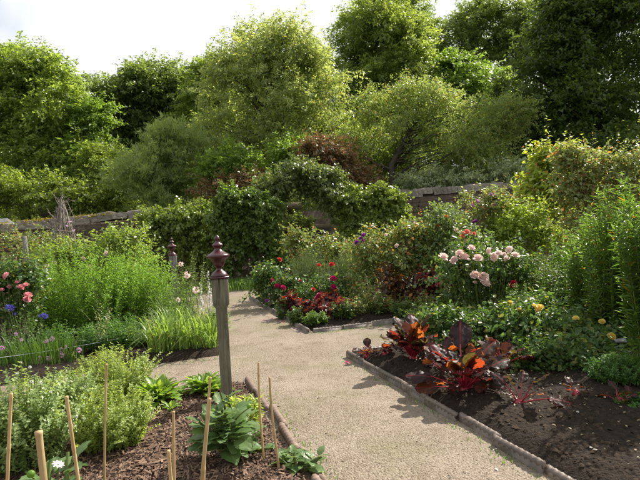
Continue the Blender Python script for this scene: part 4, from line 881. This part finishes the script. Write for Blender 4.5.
dahlia('small leafy dahlia beside the edging at the bottom of the path', 297, 478, 3.25, 455, 30, .7)
dahlia('dahlia shoot between the two canes right of the post', 251, 462, 3.45, 442, 12, .5)
pherb('fennel_shoot', 'slender pale green shoots just right of the post foot', 'plant', 243, 450, 3.9, 392, 30, 18, 22, .11, .026, 'herb', spread=.4, elev=.6)

# ---- right bed: beets
def beet(label, u, v, Y, k, sc, sets=BEE, el0=.35):
    t = thing('beet', label, 'beet', pbase(u, v, Y), 'red-leaved beets along the path')
    rosette(t, sets, [(i*2.4+rng.normal()*.2, el0+(1.35-el0)*(i/k)**.8+rng.normal()*.15, sc*(.95+rng.normal()*.2), rng.normal()*.5) for i in range(k)], .01)
    V, F = lathe([(.001, -.03), (.04*sc, -.02), (.045*sc, .005), (.03*sc, .03), (.001, .04)], 10); mk('root', V, F, 'redstem', t, True); return t
beet('tall red beet with glowing orange leaves at the bed corner', 414, 372, 5.5, 46, 1.15, el0=.6)
beet('red beet with drooping leaves over the brown edging', 466, 402, 4.45, 46, 1.15, el0=.35)
beet('red beet between the two largest beets', 446, 384, 5.0, 16, .9)
beet('dark beet behind the drooping beet, in the shade of the roses', 505, 388, 5.0, 18, 1.0)
beet('low beet with bright red stalks in the shady soil', 578, 425, 4.1, 7, .7, SB)
beet('small beet with orange leaves at the right edge', 622, 440, 3.9, 9, .75, SB)
beet('dark beet leaf tuft low over the edging', 520, 432, 4.0, 7, .75)
for i, (u, v, Y, lb) in enumerate([(366, 351, 5.95, 'beet seedling nearest the bed corner'), (385, 352, 5.8, 'beet seedling left of the tall red beet'), (397, 343, 6.15, 'beet seedling behind the tall red beet'), (412, 345, 6.1, 'bushy beet seedling behind the corner beets')]):
    beet(lb, u, v, Y, 12, .8, SB, .5)
pherb('spiky_sage', 'pale green spiky plant behind the drooping beet', 'plant', 478, 362, 6.0, 314, 46, 18, 30, .05, .012, 'spiky', spread=.35, elev=.4)
pshrub('pink_rose', 'rose bush crowded with large pale pink blooms in the middle of the right bed', 'rose', 485, 335, 7.3, [(485, 285, 38, 26, .8), (470, 270, 22, 18, .8), (508, 275, 20, 20, .8), (482, 318, 40, 24, .8)], 190, 40, .15, .062, 'rose', blooms=[('rose', 'pink', .165, [(471, 249), (460, 254), (464, 259), (455, 260), (443, 258), (490, 251), (496, 257), (504, 255), (510, 250), (515, 256), (475, 276), (483, 278), (475, 283), (485, 284), (499, 254), (478, 259), (452, 262), (507, 259)], -.45), ('rose', 'crimson', .13, [(512, 286), (514, 284)], -.55)], group=RG, nst=24)
pshrub('salmon_rose', 'salmon and orange flowered rose left of the pink-bloomed bush', 'rose', 456, 280, 9.4, [(456, 240, 28, 26, .8), (440, 235, 18, 20, .8), (462, 262, 30, 24, .8)], 130, 38, .16, .06, 'feather', blooms=[('rose', 'salmon', .14, [(474, 234), (463, 234), (467, 233), (462, 238)], -.4), ('rose', 'pink', .13, [(466, 241), (456, 231)], -.4), ('rose', 'orange', .1, [(446, 217), (421, 222)], -.3), ('rose', 'red', .09, [(454, 222), (438, 226)], -.3)], group=RG, nst=20)
pshrub('mauve_rose', 'tall mauve-flowered rose standing against the dark wall', 'rose', 485, 260, 11, [(485, 212, 24, 16, .8), (475, 228, 22, 18, .8), (497, 203, 14, 10, .8)], 110, 34, .17, .065, 'palerose', blooms=[('rose', 'mauve', .13, [(477, 202), (491, 195), (500, 200), (495, 205), (472, 206)], -.4), ('rose', 'purple', .11, [(466, 226), (473, 223), (476, 222), (478, 226)], -.6)], group=RG, nst=20)
pshrub('bright_shrub', 'round bright yellow-green bush below the golden climber', 'bush', 522, 270, 10.6, [(522, 222, 26, 18, .9), (540, 235, 20, 16, .9), (508, 230, 16, 12, .9), (522, 250, 26, 22, .9)], 170, 46, .16, .06, 'bright')
pherb('michaelmas_stems', 'mass of green leafy stems between the pink and yellow roses', 'aster', 545, 325, 7.1, 248, 170, 38, 46, .062, .018, 'tall', ryf=.8, spread=.3, elev=.45, hv=.35, lean=.06, group='leafy stems in the right bed')
pherb('michaelmas_stems', 'lower green leafy stems just beside the crimson rose bloom', 'aster', 522, 330, 6.6, 280, 90, 20, 40, .055, .018, 'tall', ryf=.8, spread=.3, elev=.45, hv=.35, group='leafy stems in the right bed')
pherb('tall_willowherb', 'towering leafy green stems at the right edge', 'willowherb', 622, 330, 5.7, 172, 110, 38, 60, .10, .024, 'tall', ryf=.8, spread=.25, elev=.65, hv=.28, lean=.035, taper=.25, group='towering leafy stems')
pherb('tall_willowherb', 'tall leafy green stems behind the edge clump', 'willowherb', 600, 320, 6.6, 203, 90, 30, 54, .10, .024, 'tall', ryf=.8, spread=.3, elev=.65, hv=.3, lean=.04, taper=.25, group='towering leafy stems')
pherb('tall_willowherb', 'leafy green stems below the pale climbing rose', 'willowherb', 572, 315, 7.6, 226, 95, 28, 46, .09, .024, 'tall', ryf=.8, spread=.3, elev=.6, hv=.35, lean=.05, taper=.25, group='towering leafy stems')
pherb('tall_willowherb', 'rightmost towering leafy stems, cut by the edge of the picture', 'willowherb', 668, 360, 4.5, 150, 120, 42, 60, .10, .024, 'tall', ryf=.8, spread=.25, elev=.65, hv=.25, lean=.035, taper=.25, group='towering leafy stems')
pshrub('yellow_rose', 'dark rose bush with clear yellow blooms at the right', 'rose', 570, 375, 5.6, [(570, 340, 42, 28, .8), (548, 330, 28, 24, .8), (592, 335, 26, 26, .8), (565, 368, 46, 22, .9), (540, 362, 30, 20, .9), (600, 365, 30, 22, .9)], 330, 38, .13, .052, 'rose', blooms=[('rose', 'yellow', .10, [(576, 319), (602, 322), (604, 348), (534, 307), (611, 337), (600, 349), (540, 309)], -.55)], group=RG, nst=24)
pshrub('pale_yellow_rose', 'low rose with faded yellow buds left of the yellow-bloomed bush', 'rose', 520, 365, 6.0, [(520, 330, 26, 24, .8), (503, 345, 22, 18, .8), (525, 358, 26, 16, .8)], 150, 36, .12, .05, 'rose', blooms=[('rose', 'yellow', .075, [(510, 303), (528, 305), (519, 311)], -.35)], group=RG)
pshrub('golden_climber', 'golden-leaved climber with coppery tips on top of the wall', 'climber', 552, 240, 12, [(552, 180, 26, 18, .7), (540, 192, 22, 14, .7), (565, 165, 20, 14, .7), (545, 165, 14, 10, .7), (555, 205, 26, 18, .7)], 190, 42, .18, .11, 'golden', tp='oval', nst=20)
pshrub('pale_climbing_rose', 'pale climbing rose with orange shoots in the upper right', 'climber', 610, 260, 9.6, [(600, 178, 26, 18, .7), (628, 168, 22, 20, .7), (580, 185, 20, 16, .7), (640, 185, 24, 26, .7), (575, 160, 16, 8, .7), (612, 215, 40, 26, .7), (580, 225, 22, 20, .7)], 250, 42, .17, .07, 'palerose', nst=26)
pherb('parsley', 'feathery green seedlings in deep shade at the right edge', 'herb', 622, 412, 4.35, 352, 170, 34, 44, .04, .015, 'seedling', ryf=.7, spread=.3, elev=.4, hv=.4)
# ---- mid bed
pshrub('magenta_rose', 'rose with magenta blooms at the near end of the far bed', 'rose', 282, 302, 10.6, [(280, 289, 20, 13, .8), (268, 283, 12, 11, .8), (298, 294, 18, 12, .8)], 110, 36, .16, .065, 'rose', blooms=[('rose', 'magenta', .16, [(271, 280), (277, 286), (281, 286), (283, 288)], -.5), ('rose', 'purple', .12, [(267, 301)], -.7), ('rose', 'red', .12, [(279, 260), (300, 281)], -.5)], group=RG)
pherb('golden_tips', 'small golden-leaved plant at the far end of the path edging', 'plant', 264, 293, 12.0, 270, 26, 10, 18, .07, .04, 'golden', tp='oval', elev=.3)
GM = 'fine green mounds in the far rose bed'
pherb('lavender_mound', 'fine green rounded mound behind the magenta rose', 'lavender', 311, 290, 10.9, 243, 420, 19, 22, .04, .012, 'mound', ryf=.9, spread=.3, elev=.9, hv=.3, group=GM, sr=.003)
pherb('lavender_mound', 'fine dark green mound left of the cream-leaved rose', 'lavender', 349, 295, 10.3, 247, 420, 20, 22, .04, .012, 'mound', ryf=.9, spread=.3, elev=.9, hv=.3, group=GM, sr=.003)
pshrub('apricot_rose', 'rose with apricot young leaves in front of the stone gateway', 'rose', 312, 275, 12.2, [(312, 250, 24, 10, .8), (298, 255, 14, 16, .8), (336, 252, 18, 10, .8), (300, 243, 10, 8, .8)], 110, 34, .16, .075, 'roseapricot', group=RG)
pshrub('red_rose', 'red-flowered rose between the two fine green mounds', 'rose', 322, 300, 9.9, [(322, 292, 16, 13, .8), (336, 298, 16, 11, .8), (308, 298, 13, 10, .8)], 70, 34, .14, .06, 'rose', blooms=[('rose', 'red', .12, [(319, 266), (313, 290), (332, 265)], -.35), ('rose', 'magenta', .17, [(333, 279), (333, 288), (321, 296), (329, 303), (327, 300), (318, 299)], -.7)], group=RG)
pshrub('cream_rose', 'big sunlit rose with cream and apricot leaves behind the tall red beet', 'rose', 394, 300, 9.7, [(394, 255, 34, 24, .8), (372, 258, 18, 20, .8), (415, 250, 18, 18, .8), (390, 282, 36, 22, .8), (404, 238, 20, 10, .8)], 240, 40, .17, .065, 'roseapricot', blooms=[('rose', 'purple', .13, [(361, 239), (357, 243), (364, 236), (363, 241)], -.5), ('rose', 'pink', .1, [(386, 235), (397, 246)], -.6)], group=RG, nst=24)
pherb('cosmos', 'tall wispy green plant before the tall dark wall', 'cosmos', 430, 280, 11.6, 200, 60, 24, 34, .08, .012, 'feather', ryf=.8, spread=.35, elev=.6, hv=.4)
pshrub('bronze_dahlia', 'bronze and orange leaved plant below the cream-leaved rose', 'dahlia', 398, 305, 9.0, [(398, 292, 13, 11, .8), (390, 278, 7, 9, .8), (410, 298, 10, 8, .8)], 36, 26, .13, .08, 'bronze')
pshrub('bronze_dahlia', 'dark red-leaved plant with a magenta bloom near the pink roses', 'dahlia', 438, 310, 8.8, [(438, 292, 18, 18, .8), (428, 285, 10, 10, .8), (448, 302, 16, 12, .8)], 80, 30, .13, .075, 'redleaf', blooms=[('rose', 'magenta', .13, [(436, 280), (440, 285), (438, 286)], -.4)])
MG = 'mixed leafy plants at the front of the far bed'
for u, v, Y, h_, mm, lb in ((287, 309, 9.7, 22, 'rose', 'leafy plant under the magenta rose'), (300, 319, 9.0, 20, 'rose', 'leafy plant behind the corner of the pale edging'), (316, 324, 8.6, 18, 'phlox', 'leafy plant at the very front of the far bed'), (345, 318, 8.8, 26, 'rose', 'leafy plant right of the glowing red seedlings'), (375, 312, 9.0, 30, 'roseapricot', 'leafy plant below the dark green mound'), (405, 315, 8.8, 26, 'rose', 'leafy plant in front of the bronze leaves'), (425, 312, 8.9, 30, 'roseapricot', 'leafy plant between bronze and dark red leaves'), (455, 308, 8.9, 34, 'rose', 'leafy plant right of the dark red leaves')):
    pherb('bedding_plant', lb, 'plant', u, v+6, Y-.55, v-h_+4, 40, 13, 20, .075, .034, mm, ryf=.8, spread=.35, elev=.3, hv=.45, group=MG)
GR = 'dark red seedlings in front of the far rose bed'
for u, v, Y, lb in ((292, 312, 9.5, 'dark red seedling nearest the magenta rose'), (306, 318, 9.0, 'dark red seedling in the corner of the far bed'), (320, 320, 8.8, 'glowing red seedling in the middle of the far bed front'), (335, 318, 8.8, 'orange-red seedling beside the pale leafy plant'), (328, 312, 9.2, 'red seedling behind the front row')):
    Y -= .35; v += 4
    pshrub('red_seedling', lb, 'beet', u, v, Y, [(u, v-9, 7, 7, .9), (u+3, v-14, 5, 5, .9)], 12, 14, .09, .085, 'redleaf', asp=.65, group=GR, stemmat='redstem', sr=.005, nst=8)
GW = 'pale leafy plants along the front of the far bed'
for u, v, Y, lb in ((355, 322, 8.7, 'pale green leafy plant in the far bed opposite the beet corner'), (365, 305, 9.2, 'pale leafy plant in front of the dark green mound'), (385, 318, 8.9, 'pale-edged leafy plant below the bronze plant')):
    pherb('pale_leafy_plant', lb, 'plant', u, v+5, Y-.4, v-26, 14, 12, 16, .09, .045, 'palerose', spread=.5, tp='oval', elev=.25, group=GW)
pherb('ground_plant', 'dull green plants in shade behind the near beet corner', 'plant', 440, 345, 7.4, 298, 110, 36, 26, .06, .03, 'rose', ryf=.5, spread=.3, tp='oval', elev=.2)
pherb('catmint', 'dark leafy clump in shade between the yellow rose and the feathery seedlings', 'plant', 590, 400, 4.9, 362, 80, 30, 26, .045, .022, 'rose', ryf=.6, spread=.35, elev=.3, tp='oval', hv=.45)
pherb('catmint', 'dark leafy clump in shade below the yellow-flowered bush', 'plant', 545, 392, 5.2, 360, 80, 28, 26, .045, .022, 'rose', ryf=.6, spread=.35, elev=.3, tp='oval', hv=.45)
pherb('catmint', 'low dark leafy clump at the lower right edge of the picture', 'plant', 645, 440, 3.9, 395, 80, 34, 26, .045, .02, 'seedling', ryf=.6, spread=.35, elev=.3, tp='oval', hv=.45)
pherb('rose_underplanting', 'leafy green stems filling below the crowded pink rose', 'plant', 475, 345, 6.6, 300, 90, 32, 26, .055, .024, 'rose', ryf=.6, spread=.3, elev=.3, tp='oval', hv=.4)
pshrub('low_rose', 'low dark rose in front of the yellow-flowered bush, without blooms', 'rose', 560, 388, 5.0, [(560, 368, 36, 20, .8), (535, 372, 24, 16, .8), (590, 368, 28, 20, .8)], 150, 36, .12, .05, 'rose', group=RG)
pshrub('low_rose', 'low leafy rose between the beets and the pink-bloomed bush', 'rose', 470, 362, 6.1, [(470, 335, 34, 22, .8), (440, 335, 24, 18, .8), (500, 345, 24, 18, .8)], 150, 36, .13, .055, 'rose', group=RG)
GQ = 'small weeds in the beds'
for u, v, Y, lb in ((545, 405, 4.7, 'small green weed below the yellow rose'), (560, 450, 3.7, 'small weed in the dark soil near the low beet'), (600, 470, 3.4, 'weed in the lower right corner of the bed'), (505, 395, 5.0, 'small weed behind the drooping beet'), (600, 415, 4.35, 'weed near the feathery seedlings'), (345, 322, 9.0, 'weed in front of the fine dark mound'), (300, 322, 8.9, 'weed beside the corner of the pale edging'), (375, 325, 8.6, 'weed at the front of the far bed facing the beet seedlings')):
    pherb('weed_tuft', lb, 'weed', u, v, Y, v-16*5/Y, 12, 9*5/Y, 9, .05, .024, 'rose', spread=.6, tp='oval', elev=.2, group=GQ, sr=.0025)
# fallen petals on the path
PL = ['fallen petals nearest the magenta rose, on the shadowed path', 'fallen petals in the middle of the row by the pale edging', 'fallen petals by the front corner of the far bed', 'faint mauve petals left of the others by the pale edging', 'crimson petals just left of the far bed corner', 'lone crimson petals beside the corner of the beet bed']
for i, (u, v) in enumerate([(268, 321), (282, 322), (298, 331), (272, 319), (295, 329), (349, 362)]):
    vv = v; d = CM @ np.array([(u-320)/FPX, -(vv-240)/FPX, -1.0]); Yg = d[1]*EYE/(-d[2]); a = at(u, v, Yg)
    pos = a + rng.normal(size=(5, 3))*np.array([.05, .08, 0]); pos[:, 2] = .012; V, F = inst('oval', pos, rnd(5)*np.array([1, 1, .1]), np.array([[0, 0, 1.0]])+rnd(5)*.2, .045, .035)
    tag(mk('fallen_petals', V, F, 'magenta' if i % 2 else 'mauve'), PL[i], 'petals', 'fallen rose petals')
